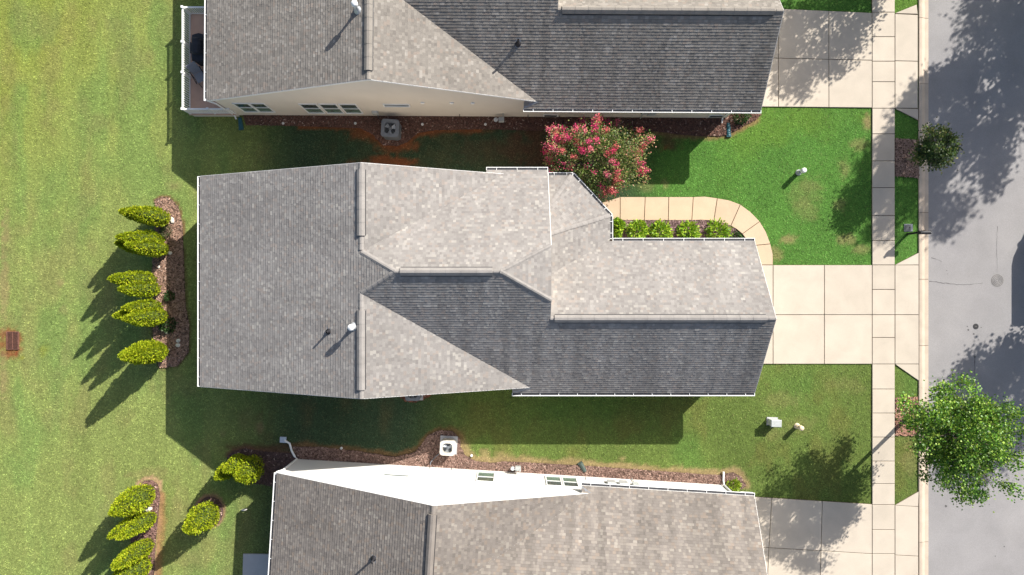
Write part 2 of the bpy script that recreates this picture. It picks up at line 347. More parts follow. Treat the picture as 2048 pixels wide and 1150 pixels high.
edges = [(nb[:10], .22, .75, np.array((0.26, 0.15, 0.07))), (nb[10:22], .30, .95, TAN), (GL([(1466, 944), (1483, 952), (1494, 972)]), .22, .9, TAN),
         (GL([(270, 985), (276, 967), (289, 957), (305, 956), (319, 966), (323, 990), (319, 1037), (314, 1087), (310, 1170)]), .13, 1.0, np.array((0.50, 0.33, 0.19))),
         (GL([(323, 990), (323, 1040), (319, 1090), (316, 1170)]), .20, .7, np.array((0.40, 0.22, 0.10))),
         (BED['ring'] + BED['ring'][:1], .14, .95, np.array((0.40, 0.24, 0.15))), (GL([(311, 400), (324, 393), (341, 395), (358, 413), (367, 450), (368, 470)]), .09, .9, np.array((0.22, 0.11, 0.06))),
         (BED['hedge'][5:14], .12, .6, SOIL), (BED['corner'][:5], .16, .8, np.array((0.24, 0.12, 0.08))), (BED['south'][3:10], .20, .85, np.array((0.30, 0.19, 0.09))), (BED['south'][13:22], .14, .8, CLAY)]
def lawn_color(x, y):
    x = np.asarray(x, float); y = np.asarray(y, float)
    n1 = fbm(x, y, 3.2); n2 = fbm(x + 50, y * 0.6, 1.1); n3 = fbm(x * 1.5, y * 0.55 + 9, 2.4); n4 = .5 * vnoise(x, y, 0.35) + .5 * vnoise(x + 3, y + 8, 0.13)
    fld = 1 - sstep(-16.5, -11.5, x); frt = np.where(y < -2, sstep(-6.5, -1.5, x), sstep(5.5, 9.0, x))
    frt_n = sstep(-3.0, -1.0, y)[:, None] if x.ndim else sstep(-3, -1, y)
    field = FIELD * (0.86 + 0.30 * n3[:, None])
    yel = sstep(-1, 16, y) * (0.35 + 0.65 * sstep(-20, -29, x)) * (0.5 + n1)
    field = field * (1 - .45 * yel[:, None]) + np.array((0.31, 0.33, 0.03)) * (.45 * yel[:, None])
    gre = sstep(0.45, 0.68, n3) * .55
    field = field * (1 - gre[:, None]) + np.array((0.17, 0.28, 0.075)) * gre[:, None]
    tanw = sstep(0.52, 0.78, n2) * .26
    field = field * (1 - tanw[:, None]) + TAN * .8 * tanw[:, None]
    stripe = 0.5 + 0.5 * np.sin(x * 2 * math.pi / 2.1 + 1.2 * n1)
    field *= (0.965 + 0.07 * stripe)[:, None]
    low = LOWER * (0.80 + 0.4 * n1[:, None]); a = sstep(.5, .75, n2)[:, None] * .35
    low = low * (1 - a) + np.array((0.20, 0.17, 0.05)) * a
    gw = sstep(.55, .8, n1)[:, None] * .5; low = low * (1 - gw) + np.array((0.09, 0.20, 0.04)) * gw
    up = FRONT * (0.85 + 0.3 * n2[:, None]); a = sstep(.5, .8, n1)[:, None] * .45; up = up * (1 - a) + np.array((0.16, 0.26, 0.035)) * a
    front = up * frt_n + low * (1 - frt_n)
    side = SIDE_SHADE * (0.75 + 0.5 * n1[:, None]); a = sstep(.5, .8, n2)[:, None] * .35; side = side * (1 - a) + np.array((0.14, 0.11, 0.05)) * a
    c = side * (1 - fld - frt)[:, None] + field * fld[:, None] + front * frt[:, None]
    bare = np.zeros(len(x))
    for cx, cy, rx, ry, s, cc in patches:
        d = np.hypot((x - cx) / rx, (y - cy) / ry) + (n4 - .5) * 1.3 + (n2 - .5) * 1.3
        wgt = (1 - sstep(0.45, 1.3, d)) * s * .85; c = c * (1 - wgt[:, None]) + cc * (0.8 + .4 * n4[:, None]) * wgt[:, None]
        bare = np.maximum(bare, wgt)
    for pl, wd, s, cc in edges:
        d = dist_line(x, y, pl) / (wd * (0.15 + 1.1 * n2 + 1.1 * n4))
        wgt = (1 - sstep(0.45, 1.15, d)) * s; c = c * (1 - wgt[:, None]) + cc * (0.8 + .4 * n4[:, None]) * wgt[:, None]
        bare = np.maximum(bare, wgt)
    return c, bare

# ------------------------------------------------------------ ground and lawn
far = MB(); far.sheet([(-700, -700), (700, -700), (700, 700), (-700, 700)], -0.35)
setp(far.build('ground', M['farground']), kind='structure')
def grid(name, x0, x1, y0, y1, d, mat, z0=0.0, relief=0.035):
    nx = int((x1 - x0) / d) + 1; ny = int((y1 - y0) / d) + 1
    X, Y = np.meshgrid(np.linspace(x0, x1, nx), np.linspace(y0, y1, ny)); xf, yf = X.ravel(), Y.ravel()
    z = z0 + relief * (fbm(xf, yf, 2.4) - .6)
    me = bpy.data.meshes.new(name); me.vertices.add(nx * ny)
    me.vertices.foreach_set('co', np.stack([xf, yf, z], 1).astype(np.float32).ravel())
    i = np.arange(nx * ny).reshape(ny, nx); q = np.stack([i[:-1, :-1], i[:-1, 1:], i[1:, 1:], i[1:, :-1]], -1).reshape(-1, 4)
    n = len(q); me.loops.add(n * 4); me.loops.foreach_set('vertex_index', q.ravel().astype(np.int32)); me.polygons.add(n)
    me.polygons.foreach_set('loop_start', np.arange(0, n * 4, 4, dtype=np.int32)); me.polygons.foreach_set('loop_total', np.full(n, 4, np.int32))
    me.update(calc_edges=True)
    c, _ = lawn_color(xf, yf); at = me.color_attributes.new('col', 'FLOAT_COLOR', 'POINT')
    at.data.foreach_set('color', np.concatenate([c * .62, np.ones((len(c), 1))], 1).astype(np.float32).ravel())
    me.materials.append(mat); me.polygons.foreach_set('use_smooth', [True] * n)
    return link(name, me)
setp(grid('lawn', -34.0, CX0 - 0.004, -22.0, 22.0, 0.16, M['lawn'], -0.015), 'mown lawn around the houses from the open field to the kerb', 'lawn', kind='structure')

UP = dict(o=(0.36, 14.55), rot=R(-0.35)); LO = dict(o=(2.95, -15.50), rot=R(-3.5))
def loc2w(h, x, y):
    c, s = math.cos(h['rot']), math.sin(h['rot']); return (h['o'][0] + c * x - s * y, h['o'][1] + s * x + c * y)
foot = [[(-15.6, -5.05), (11.6, -5.05), (11.6, 2.1), (4.8, 2.1), (1.7, 5.6), (-15.6, 5.6)]]
foot.append([loc2w(UP, x, y) for x, y in foot[0]])
foot.append([loc2w(LO, x, -y) for x, y in [(-15.1, -5.05), (8.4, -5.05), (8.4, 2.1), (-15.1, 5.6)]])
foot.append([(-17.75, 9.5), (-14, 9.5), (-14, 15.1), (-17.75, 15.1)]); foot.append(PATIO)
def make_grass():
    rs = np.random.RandomState(5); N = 430000
    x = rs.uniform(-29.5, CX0 - .03, N); y = rs.uniform(-16.6, 16.6, N)
    keep = np.ones(N, bool)
    polys = list(BED.values()) + foot + [p for k in pavers for p in pavers[k]]
    for p in polys:
        xs = [q[0] for q in p]; ys = [q[1] for q in p]
        m = keep & (x > min(xs)) & (x < max(xs)) & (y > min(ys)) & (y < max(ys)); idx = np.nonzero(m)[0]
        if len(idx): keep[idx[pip(x[idx], y[idx], p)]] = False
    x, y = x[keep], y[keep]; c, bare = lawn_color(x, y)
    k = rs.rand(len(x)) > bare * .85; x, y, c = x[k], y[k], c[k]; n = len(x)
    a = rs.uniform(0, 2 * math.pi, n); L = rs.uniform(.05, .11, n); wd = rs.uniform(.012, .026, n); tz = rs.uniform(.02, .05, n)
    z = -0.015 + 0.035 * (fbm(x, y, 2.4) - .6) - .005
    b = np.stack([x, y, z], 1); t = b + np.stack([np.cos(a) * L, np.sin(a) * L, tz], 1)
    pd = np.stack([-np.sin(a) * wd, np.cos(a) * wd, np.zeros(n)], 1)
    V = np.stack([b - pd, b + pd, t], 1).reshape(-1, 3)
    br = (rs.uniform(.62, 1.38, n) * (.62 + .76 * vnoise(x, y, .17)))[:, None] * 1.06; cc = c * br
    dry = rs.rand(n) < .07; cc[dry] = cc[dry] * .7 + TAN * .30
    o = link('lawn_grass', fast_mesh('lawn_grass', V, 3, cc, M['grass']))
    setp(o, 'short grass blades covering the lawns between the houses', 'grass', kind='stuff')
make_grass()

# mulch beds
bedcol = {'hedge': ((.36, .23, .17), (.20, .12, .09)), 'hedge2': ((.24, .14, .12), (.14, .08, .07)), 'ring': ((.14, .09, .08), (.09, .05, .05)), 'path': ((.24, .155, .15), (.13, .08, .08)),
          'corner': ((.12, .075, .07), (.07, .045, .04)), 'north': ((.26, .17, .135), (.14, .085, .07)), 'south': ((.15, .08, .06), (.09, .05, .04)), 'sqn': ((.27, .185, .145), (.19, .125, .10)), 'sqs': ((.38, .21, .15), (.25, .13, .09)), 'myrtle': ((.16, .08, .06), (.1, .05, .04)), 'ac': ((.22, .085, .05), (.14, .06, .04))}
def mulch(name):
    poly = BED[name]; rs = np.random.RandomState(len(name) * 7 + 1)
    b = MB(); b.prism(poly, -.08, .028); o = b.build('mulch_bed', M['mulch']); setp(o, kind='structure')
    xs = [p[0] for p in poly]; ys = [p[1] for p in poly]; area = (max(xs) - min(xs)) * (max(ys) - min(ys)); N = int(area * 420)
    x = rs.uniform(min(xs) - .05, max(xs) + .05, N); y = rs.uniform(min(ys) - .05, max(ys) + .05, N)
    k = pip(x, y, poly); x, y = x[k], y[k]; n = len(x)
    a = rs.uniform(0, 6.283, n); L = rs.uniform(.03, .075, n); wd = rs.uniform(.012, .028, n); tl = rs.normal(0, .35, n)
    d = np.stack([np.cos(a) * L, np.sin(a) * L, np.sin(tl) * L * .5], 1); p = np.stack([-np.sin(a) * wd, np.cos(a) * wd, rs.normal(0, .3, n) * wd], 1)
    c = np.stack([x, y, rs.uniform(.03, .06, n)], 1)
    V = np.stack([c - d - p, c + d - p, c + d + p, c - d + p], 1).reshape(-1, 3)
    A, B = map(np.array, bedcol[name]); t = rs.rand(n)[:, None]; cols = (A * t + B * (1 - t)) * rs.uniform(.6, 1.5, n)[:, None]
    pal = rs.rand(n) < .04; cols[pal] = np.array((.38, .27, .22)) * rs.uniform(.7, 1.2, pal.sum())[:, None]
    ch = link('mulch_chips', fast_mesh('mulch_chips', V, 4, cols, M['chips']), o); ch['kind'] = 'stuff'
for nme in BED: mulch(nme)

# ------------------------------------------------------------ paving, kerb, road
def paving(name, polys, mat, top=0.05, label=None):
    base = MB()
    for p in polys: base.prism(inset(p, -.004), -.12, 0.008 + 0.0004 * (len(base.f) % 5))
    o = base.build(name, M['joint']); setp(o, kind='structure')
    for p in polys:
        s = MB(); t = top + random.uniform(-.003, .003)
        s.prism(inset(p, .016), -.10, t, bev=.010); s.build('slab', mat, o)
    return o
paving('driveway', pavers['drive_main'], M['concrete']); paving('driveway', pavers['drive_north'], M['concrete']); paving('driveway', pavers['drive_south'], M['concrete'])
paving('sidewalk', pavers['sidewalk'], M['concrete']); paving('garden_path', pavers['walk'], M['walk'])
b = MB(); b.prism(PATIO, -.1, .06, bev=.01); setp(b.build('patio', M['patio']), kind='structure')
def kerb(x0, x1, sgn):
    base = MB(); base.box(min(x0, x1), max(x0, x1), -24, 24, -.2, -.075); o = base.build('curb', M['joint']); setp(o, kind='structure')
    ys = [yy(p) for p in (-360, -228, -96, 36, 167, 296, 425, 558.5, 691, 823, 952, 1084, 1216, 1348)]
    W = abs(x1 - x0)
    prof = [(0, -.15), (0, .055), (.05, .068), (.16, .066), (.26, .03), (.36, -.035), (W, -.05), (W, -.15)]
    for a, c in zip(ys[:-1], ys[1:]):
        s = MB(); a -= .012; c += .012; n = len(prof)
        vs = [(x0 + sgn * px, a, pz) for px, pz in prof] + [(x0 + sgn * px, c, pz) for px, pz in prof]
        fs = [(i, (i + 1) % n, n + (i + 1) % n, n + i) for i in range(n)] + [tuple(range(n))[::-1], tuple(range(n, 2 * n))]
        s.add(vs, fs if sgn > 0 else [f[::-1] for f in fs]); s.build('curb_segment', M['curbcon'], o)
kerb(CX0, CX1, 1); kerb(FARX + .6, FARX, -1)
rd = MB(); rd.box(CX1 + .002, FARX - .002, -60, 60, -.2, -.062); road = rd.build('road', M['asphalt']); setp(road, kind='structure')
rs = random.Random(4)
def crack(pts, wd):
    p = MB(); q = []
    for (x0, y0), (x1, y1) in zip(pts[:-1], pts[1:]):
        n = max(2, int(math.hypot(x1 - x0, y1 - y0) / .12))
        for i in range(n): q.append((x0 + (x1 - x0) * i / n + rs.uniform(-.015, .015), y0 + (y1 - y0) * i / n + rs.uniform(-.02, .02)))
    q.append(pts[-1]); vs = []; fs = []
    for i, (x, y) in enumerate(q):
        x2, y2 = q[min(i + 1, len(q) - 1)]; x1, y1 = q[max(i - 1, 0)]; L = math.hypot(x2 - x1, y2 - y1) or 1
        nx, ny = -(y2 - y1) / L, (x2 - x1) / L; h = wd / 2 * rs.uniform(.5, 1.2) * (1 - .7 * i / len(q))
        vs += [(x + nx * h, y + ny * h, -.058), (x - nx * h, y - ny * h, -.058)]
        if i: fs.append((2 * i - 2, 2 * i - 1, 2 * i + 1, 2 * i))
    p.add(vs, fs); p.build('crack', M['crack'], road)
crack(GL([(1860, 562), (1888, 566), (1915, 569), (1940, 569), (1968, 566)]), .045); crack(GL([(1864, 515), (1876, 519), (1885, 524)]), .03)
crack(GL([(1996, 452), (1995, 500), (1996, 545)]), .022); crack(GL([(1951, 710), (1950, 752)]), .05)

def tar_spot(px, py, r):
    p = MB(); x, y = G(px, py); n = 9
    p.sheet([(x + r * rs.uniform(.7, 1.2) * math.cos(2 * math.pi * k / n), y + r * rs.uniform(.7, 1.2) * math.sin(2 * math.pi * k / n)) for k in range(n)], -.0585); p.build('tar_spot', M['crack'], road)
for a, c, r in ((1938, 660, .05), (1936, 653, .035), (1949, 668, .05), (1951, 714, .06), (1964, 655, .03), (1895, 541, .025), (1896, 548, .02), (1893, 1013, .07), (1925, 290, .06), (1905, 330, .03), (1917, 340, .05), (2010, 1094, .04), (1992, 1113, .03), (1980, 1010, .025)): tar_spot(a, c, r)

# ------------------------------------------------------------ houses
def clip_poly(poly, a, b, c):     # keep a*x+b*y<=c
    o = []; n = len(poly)
    for i in range(n):
        p, q = poly[i], poly[(i + 1) % n]; dp = a * p[0] + b * p[1] - c; dq = a * q[0] + b * q[1] - c
        if dp <= 0: o.append(p)
        if (dp < 0 < dq) or (dq < 0 < dp):
            t = dp / (dp - dq); o.append((p[0] + t * (q[0] - p[0]), p[1] + t * (q[1] - p[1])))
    return o
def parea(p): return sum(p[i][0] * p[(i + 1) % len(p)][1] - p[(i + 1) % len(p)][0] * p[i][1] for i in range(len(p))) / 2

class House:
    def __init__(s, name, label, o, rot, my, xL, xR, zA, xC, tones, siding, seed):
        s.root = empty(name, (o[0], o[1], 0), rot); setp(s.root, label, 'house'); s.my = my; s.tones = tones; s.rs = random.Random(seed)
        s.siding = M[siding]; s.cap = material('ridge_cap_' + str(seed), tuple(v * .92 for v in tones[0]), 0.92, 0.12, 2.0, 0.3, 200, speck=0.12, sscale=50, spec=0.15)
        s.xL, s.xR, s.zA, s.xC = xL, xR, zA, xC
    def put(s, b, name, mat, parent=None, smooth=False):
        return b.build(name, mat, parent or s.root, smooth, s.my)
    def slope(s, pieces, plane, dn, thick=.14):
        """pieces: convex plan polygons; plane z=a x+b y+c; dn: downhill unit vector"""
        a, bb, c = plane; Z = lambda x, y: a * x + bb * y + c
        deck = MB()
        for p in pieces:
            q = p if parea(p) > 0 else p[::-1]; n = len(q)
            vs = [(x, y, Z(x, y) - thick) for x, y in q] + [(x, y, Z(x, y)) for x, y in q]
            deck.add(vs, [tuple(range(n))[::-1], tuple(range(n, 2 * n))] + [(i, (i + 1) % n, n + (i + 1) % n, n + i) for i in range(n)])
        d = s.put(deck, 'roof_slope', M['white'])
        ux, uy = -dn[1], dn[0]; sl = math.hypot(a, bb); dv = .143 / math.sqrt(1 + sl * sl)
        uv = [[(x * ux + y * uy, -(x * dn[0] + y * dn[1])) for x, y in p] for p in pieces]
        uv = [p if parea(p) > 0 else p[::-1] for p in uv]
        v0 = min(q[1] for p in uv for q in p); v1 = max(q[1] for p in uv for q in p); u0 = min(q[0] for p in uv for q in p); u1 = max(q[0] for p in uv for q in p)
        sh = MB(); r = s.rs; k = 0; v = v0; samp = .34 if dn == (0, -1) else .12
        while v < v1:
            rows = []
            for p in uv:
                q = clip_poly(clip_poly(p, 0, -1, -v), 0, 1, v + dv)
                if len(q) > 2 and abs(parea(q)) > 1e-5: rows.append(q)
            if rows:
                ra = min(q[0] for p in rows for q in p); rb = max(q[0] for p in rows for q in p)
                u = ra - r.uniform(0, .25); rowtone = r.uniform(.985, 1.015)
                while u < rb:
                    w_ = r.choice((.10, .13, .13, .16, .16, .2)); t_ = r.choice((.014, .014, .021))
                    z = r.random(); T = s.tones
                    col = T[0] if z < .50 else T[1] if z < .70 else T[2] if z < .86 else T[3] if z < .95 else T[4]
                    f = .87 * rowtone * r.uniform(.93, 1.07) * (1 + samp * (float(vnoise(u * 2.6, v * .28 + k * .001, 1.0)) - .5) + .10 * (float(vnoise(u + 40, v + 40, 2.2)) - .5)); col = (col[0] * f, col[1] * f, col[2] * f)
                    for p in rows:
                        q = clip_poly(clip_poly(p, -1, 0, -u), 1, 0, u + w_)
                        if len(q) < 3 or parea(q) < 2e-5: continue
                        vs = []
                        for (uu, vv) in q:
                            x, y = uu * ux - vv * dn[0], uu * uy - vv * dn[1]
                            vs.append((x, y, Z(x, y) + .003 + t_ * (1 - (vv - v) / dv)))
                        n = len(vs); sh.add(vs, [tuple(range(n))], col)
                        for i in range(n):
                            j = (i + 1) % n
                            if abs(q[i][1] - v) < 1e-6 and abs(q[j][1] - v) < 1e-6 and abs(q[i][0] - q[j][0]) > .004:
                                A, B = vs[i], vs[j]; sh.add([A, (A[0], A[1], A[2] - t_ - .002), (B[0], B[1], B[2] - t_ - .002), B], [(0, 1, 2, 3)], (col[0] * .55, col[1] * .55, col[2] * .55))
                    u += w_
            v += dv; k += 1
        o = s.put(sh, 'shingles', M['shingle'], d); o['kind'] = 'stuff'
        return d
    def cap_line(s, p0, p1, pl, pr, hw, lift, name, skirt=.0, seg=.30):
        x0, y0 = p0; x1, y1 = p1; L = math.hypot(x1 - x0, y1 - y0); dx, dy = (x1 - x0) / L, (y1 - y0) / L; nx, ny = -dy, dx
        n = max(1, int(L / seg)); b = MB()
        for i in range(n):
            ta, tb = i * L / n - .02, (i + 1) * L / n
            vs = []
            for t, up in ((ta, .012), (tb, .0)):
                cx, cy = x0 + dx * t, y0 + dy * t
                zl = pl[0] * (cx + nx * hw) + pl[1] * (cy + ny * hw) + pl[2]; zr = pr[0] * (cx - nx * hw) + pr[1] * (cy - ny * hw) + pr[2]
                zc = min(pl[0] * cx + pl[1] * cy + pl[2], pr[0] * cx + pr[1] * cy + pr[2])
                vs += [(cx + nx * hw, cy + ny * hw, zl - .01), (cx + nx * hw, cy + ny * hw, zl + lift + up), (cx + nx * hw * .3, cy + ny * hw * .3, zc * .7 + zl * .3 + lift + .028 + up), (cx - nx * hw * .3, cy - ny * hw * .3, zc * .7 + zr * .3 + lift + .028 + up), (cx - nx * hw, cy - ny * hw, zr + lift + up), (cx - nx * hw, cy - ny * hw, zr - .01)]
            fs = [(i, i + 6, i + 7, i + 1) for i in range(5)] + [(0, 1, 2, 3, 4, 5), (11, 10, 9, 8, 7, 6)]
            b.add(vs, fs)
        o = s.put(b, name, s.cap)
        if name == 'ridge_vent':
            for sg, pln in ((1, pl), (-1, pr)):
                k = MB(); vs = []
                for t in (0, L):
                    for q in (hw - .01, hw + .032):
                        x, y = x0 + dx * t + sg * nx * q, y0 + dy * t + sg * ny * q; vs += [(x, y, pln[0] * x + pln[1] * y + pln[2] + .012), (x, y, pln[0] * x + pln[1] * y + pln[2] + .034)]
                k.add(vs, [(0, 2, 3, 1), (5, 7, 6, 4), (1, 3, 7, 5), (2, 6, 7, 3), (0, 1, 5, 4), (0, 4, 6, 2)]); s.put(k, 'baffle', M['blackplastic'], o)
        return o
    def gutter(s, p0, p1, out, z, n=None, endcap=True):
        """trough along eave p0->p1 (plan), out = outward unit"""
        x0, y0 = p0; x1, y1 = p1; L = math.hypot(x1 - x0, y1 - y0); ox, oy = out; b = MB(); ins = MB()
        def pr(prof, mb):
            m = len(prof)
            vs = [(x0 + ox * d, y0 + oy * d, z + h) for d, h in prof] + [(x1 + ox * d, y1 + oy * d, z + h) for d, h in prof]
            mb.add(vs, [(i, (i + 1) % m, m + (i + 1) % m, m + i) for i in range(m)] + [tuple(range(m))[::-1], tuple(range(m, 2 * m))])
        pr([(.0, -.10), (.10, -.10), (.155, -.04), (.155, .012), (.125, .012), (.122, -.03), (.09, -.085), (.006, -.085), (.006, .0), (.0, .0)], b)
        pr([(.008, -.083), (.088, -.083), (.116, -.035), (.008, -.02)], ins)
        if endcap:
            for (x, y), sg in ((p0, 0), (p1, 1)):
                ex, ey = (x1 - x0) / L * .03, (y1 - y0) / L * .03
                if sg: ex, ey = -ex, -ey
                vs = []
                for d, h in ((0, -.1), (.1, -.1), (.155, -.04), (.155, .01), (0, .01)): vs += [(x + ox * d, y + oy * d, z + h), (x + ex + ox * d, y + ey + oy * d, z + h)]
                m = 5; b.add(vs, [tuple(range(0, 10, 2)), tuple(range(9, 0, -2))] + [(2 * i, 2 * i + 1, (2 * i + 3) % 10, (2 * i + 2) % 10) for i in range(5)])
        g = s.put(b, 'gutter', M['white']); s.put(ins, 'gutter_bed', M['gutterin'], g)
        k = n or max(1, int(L / .95))
        for i in range(k):
            t = (i + .5) / k; x, y = x0 + (x1 - x0) * t, y0 + (y1 - y0) * t; h = MB()
            h.bar((x + ox * .0, y + oy * .0, z + .004), (x + ox * .145, y + oy * .145, z + .002), .028, .012); s.put(h, 'gutter_hanger', M['white'], g)
        return g
    def wall(s, prof, axis, pos, th, name='wall', mat=None):
        """vertical wall: prof list of (t,z); axis 'x' runs along x at y=pos, thickness towards +th"""
        b = MB(); n = len(prof)
        if axis == 'x': vs = [(t, pos, z) for t, z in prof] + [(t, pos + th, z) for t, z in prof]
        else: vs = [(pos, t, z) for t, z in prof] + [(pos + th, t, z) for t, z in prof]
        fs = [tuple(range(n)), tuple(range(n, 2 * n))[::-1]] + [(i, n + i, n + (i + 1) % n, (i + 1) % n) for i in range(n)]
        if (axis == 'x') != (th > 0): fs = [f[::-1] for f in fs]
        b.add(vs, fs); return s.put(b, name, mat or s.siding)
    def window(s, x0, x1, z0, z1, y, split=True):
        b = MB(); f = .055; d = .05
        b.box(x0 - f, x1 + f, y - d, y, z1, z1 + f); b.box(x0 - f, x1 + f, y - d - .02, y, z0 - f, z0); b.box(x0 - f, x0, y - d, y, z0, z1); b.box(x1, x1 + f, y - d, y, z0, z1)
        zm = (z0 + z1) / 2
        if split: b.box(x0, x1, y - d + .008, y, zm - .025, zm + .025)
        wn = s.put(b, 'window', M['white'])
        if split:
            p = MB(); p.box(x0, x1, y - .016, y - .002, zm + .025, z1); s.put(p, 'pane', M['glass'], wn)
            p = MB(); p.box(x0, x1, y - .024, y - .002, z0, zm - .025); s.put(p, 'pane', M['blind'], wn)
        else:
            p = MB(); p.box(x0, x1, y - .016, y - .002, z0, z1); s.put(p, 'pane', M['glass'], wn)
        return wn

def build_house(name, label, o, rot, my, xL, zA, xC, tones, siding, seed, main=False, wL=.45, wC=.85):
    xR = -6.9; h = House(name, label, o, rot, my, xL, xR, zA, xC, tones, siding, seed)
    yS, yN, eS, zE = -5.08, 5.70, -5.40, 3.0
    # planes (a,b,c)
    sl = (zA - zE) / (xR - xL); PA = (sl, 0, zE - sl * xL)
    sS = 4.54 / 6.22; PS = (0, sS, 3.0 + sS * 5.51); zB = 7.54; yB = .71
    xB = xL + (zB - zE) / sl
    sN = (zB - 3.45) / (6.05 - .71); PN = (0, -sN, zB + sN * yB)
    Ys = -5.51 + (zA - 3) / sS; Yn = yB + (zB - zA) / sN
    sRs, sRn = .45, .48
    PRs = (-sRs, 0, zA + sRs * xR); PRn = (-sRn, 0, zA + sRn * xR)
    zvs = PS[1] * yS + PS[2]; xvs = xR + (zA - zvs) / sRs; zvn = PN[1] * yN + PN[2]; xvn = xR + (zA - zvn) / sRn
    xe, xw = -.53, 1.80; sE = .41; zh = zB - sE * (xw - xe); PE = (-sE, 0, zB + sE * xe)
    Yh = yB + (zB - zh) / sN; Yhs = yB - (zB - zh) / sS
    zC = 5.95; Yc = -5.51 + (zC - 3) / sS; sC = (zC - 3) / (2.49 - Yc); PC = (0, -sC, 3 + sC * 2.49)
    nr = h.cap_line
    h.slope([[(xL + .11, yS), (xR, yS), (xR, yN), (xL + .11, yN)], [(xR, Ys), (xB, yB), (xR, Yn)]], PA, (-1, 0))
    h.slope([[(xR, yS), (xvs, yS), (xR, Ys)]], PRs, (1, 0)); h.slope([[(xR, yN), (xR, Yn), (xvn, yN)]], PRn, (1, 0))
    h.slope([[(xB, yB), (xe, yB), (xw, Yh), (xw, yN), (xvn, yN), (xR, Yn)], [(-1.3, yN), (xw, yN), (xw, 5.93), (-1.3, 5.93)]], PN, (0, 1))
    h.slope([[(xe, yB), (xw, Yhs), (xw, Yh)]], PE, (1, 0))
    gx = 0.0 if main else 0.25
    h.slope([[(xB, yB), (xR, Ys), (xvs, yS), (xw, yS), (xw, Yhs), (xe, yB)], [(xw, yS), (xC, yS), (xC, Yc), (xw, Yc)], [(gx + .04, eS), (xC, eS), (xC, yS), (gx + .04, yS)]], PS, (0, -1))
    # porch and garage front
    c1, c2, c3 = (3.15, 5.85), (5.13, 3.72), (5.13, 2.49)
    z1 = 4.0; W1 = (xw, 3.99); nl = math.hypot(c2[1] - c1[1], c2[0] - c1[0]); nn = (-(c2[1] - c1[1]) / nl, (c2[0] - c1[0]) / nl); sD = 1.0 / ((c1[0] - W1[0]) * nn[0] + (c1[1] - W1[1]) * nn[1])
    PD = (-sD * nn[0], -sD * nn[1], 3.0 + sD * (c1[0] * nn[0] + c1[1] * nn[1])); W2 = (xw, 2.62); z2 = PD[0] * W2[0] + PD[1] * W2[1] + PD[2]
    sDn = (z1 - 3) / (5.85 - 3.99); PDn = (0, -sDn, 3 + sDn * 5.85); sDe = (z2 - 3) / (5.13 - xw); PDe = (-sDe, 0, 3 + sDe * 5.13)
    yv = 2.49 - (z2 - 3) / sC
    e = .11
    cut = lambda p, n, c: clip_poly(p, n[0], n[1], n[0] * c[0] + n[1] * c[1] - e)
    h.slope([cut([(xw, 5.85), W1, c1], (0, 1), c1)], PDn, (0, 1)); h.slope([cut([c1, c2, W2, W1], nn, c1)], PD, nn)
    h.slope([cut([c2, c3, (xw, yv), W2], (1, 0), c3)], PDe, (1, 0))
    h.slope([cut([(xw, Yc), (xC, Yc), (xC, 2.49), c3, (xw, yv)], (0, 1), c3)], PC, (0, 1))
    # caps and ridge vents
    vh = .185
    nr((xR, yS + .02), (xR, Ys), PA, PRs, .13, .016, 'ridge_cap'); nr((xR, Yn + .1), (xR, yN - .02), PA, PRn, .13, .016, 'ridge_cap')
    nr((xR, yS + .42), (xR, min(Ys - .7, -1.05)), PA, PRs, vh, .085, 'ridge_vent', seg=.6); nr((xR, Yn + .75), (xR, yN - .3), PA, PRn, vh, .085, 'ridge_vent', seg=.6)
    nr((xB - .05, yB), (xe + .05, yB), PN, PS, .13, .016, 'ridge_cap'); nr((xB + .22, yB), (xe - .35, yB), PN, PS, vh, .085, 'ridge_vent', seg=.6)
    nr((xw + .02, Yc), (xC - .02, Yc), PC, PS, .13, .016, 'ridge_cap'); nr((xw + .22, Yc), (xC - .45, Yc), PC, PS, vh, .085, 'ridge_vent', seg=.6)
    nr((xR + .05, Yn), (xB, yB), PN, PA, .12, .016, 'hip_cap'); nr((xR + .05, Ys), (xB, yB), PA, PS, .12, .016, 'hip_cap')
    nr((xe, yB), (xw, Yhs), PE, PS, .12, .016, 'hip_cap'); nr((xe, yB), (xw, Yh), PN, PE, .10, .008, 'hip_cap')
    nr(W1, (c1[0] - .1, c1[1] - .1), PD, PDn, .10, .010, 'hip_cap'); nr(W2, (c2[0] - .1, c2[1] - .02), PDe, PD, .10, .010, 'hip_cap')
    # rake boards
    def rake(p0, p1, pl, off, t=.014, dz=.17, mt=None):
        a = MB(); x0, y0 = p0; x1, y1 = p1; Z = lambda x, y: pl[0] * x + pl[1] * y + pl[2]; ox, oy = off[0] * t, off[1] * t; vs = []
        for (x, y) in (p0, p1):
            z = Z(x, y) + .004; vs += [(x, y, z - dz), (x, y, z), (x + ox, y + oy, z), (x + ox, y + oy, z - dz)]
        a.add(vs, [(0, 1, 2, 3), (7, 6, 5, 4), (0, 4, 5, 1), (1, 5, 6, 2), (2, 6, 7, 3), (3, 7, 4, 0)]); h.put(a, 'rake_board', mt or M['white'])
    rake((xL + .11, yS), (xR, yS), PA, (0, -1)); rake((xR, yS), (xvs, yS), PRs, (0, -1)); rake((xL + .11, yN), (xR, yN), PA, (0, 1)); rake((xR, yN), (xvn, yN), PRn, (0, 1))
    rake((xC, eS), (xC, Yc), PS, (1, 0)); rake((xC, Yc), (xC, 2.38), PC, (1, 0)); rake((xw, Yh), (xw, 5.93), PN, (1, 0), .02, .2); rake((xw, Yhs), (xw, Yc), PS, (1, 0), .012, .2, h.cap); rake((xw, Yh), (xw, Yhs), PE, (1, 0), .012, .2, h.cap)
    # gutters
    ze = lambda pl, x, y: pl[0] * x + pl[1] * y + pl[2] - .02
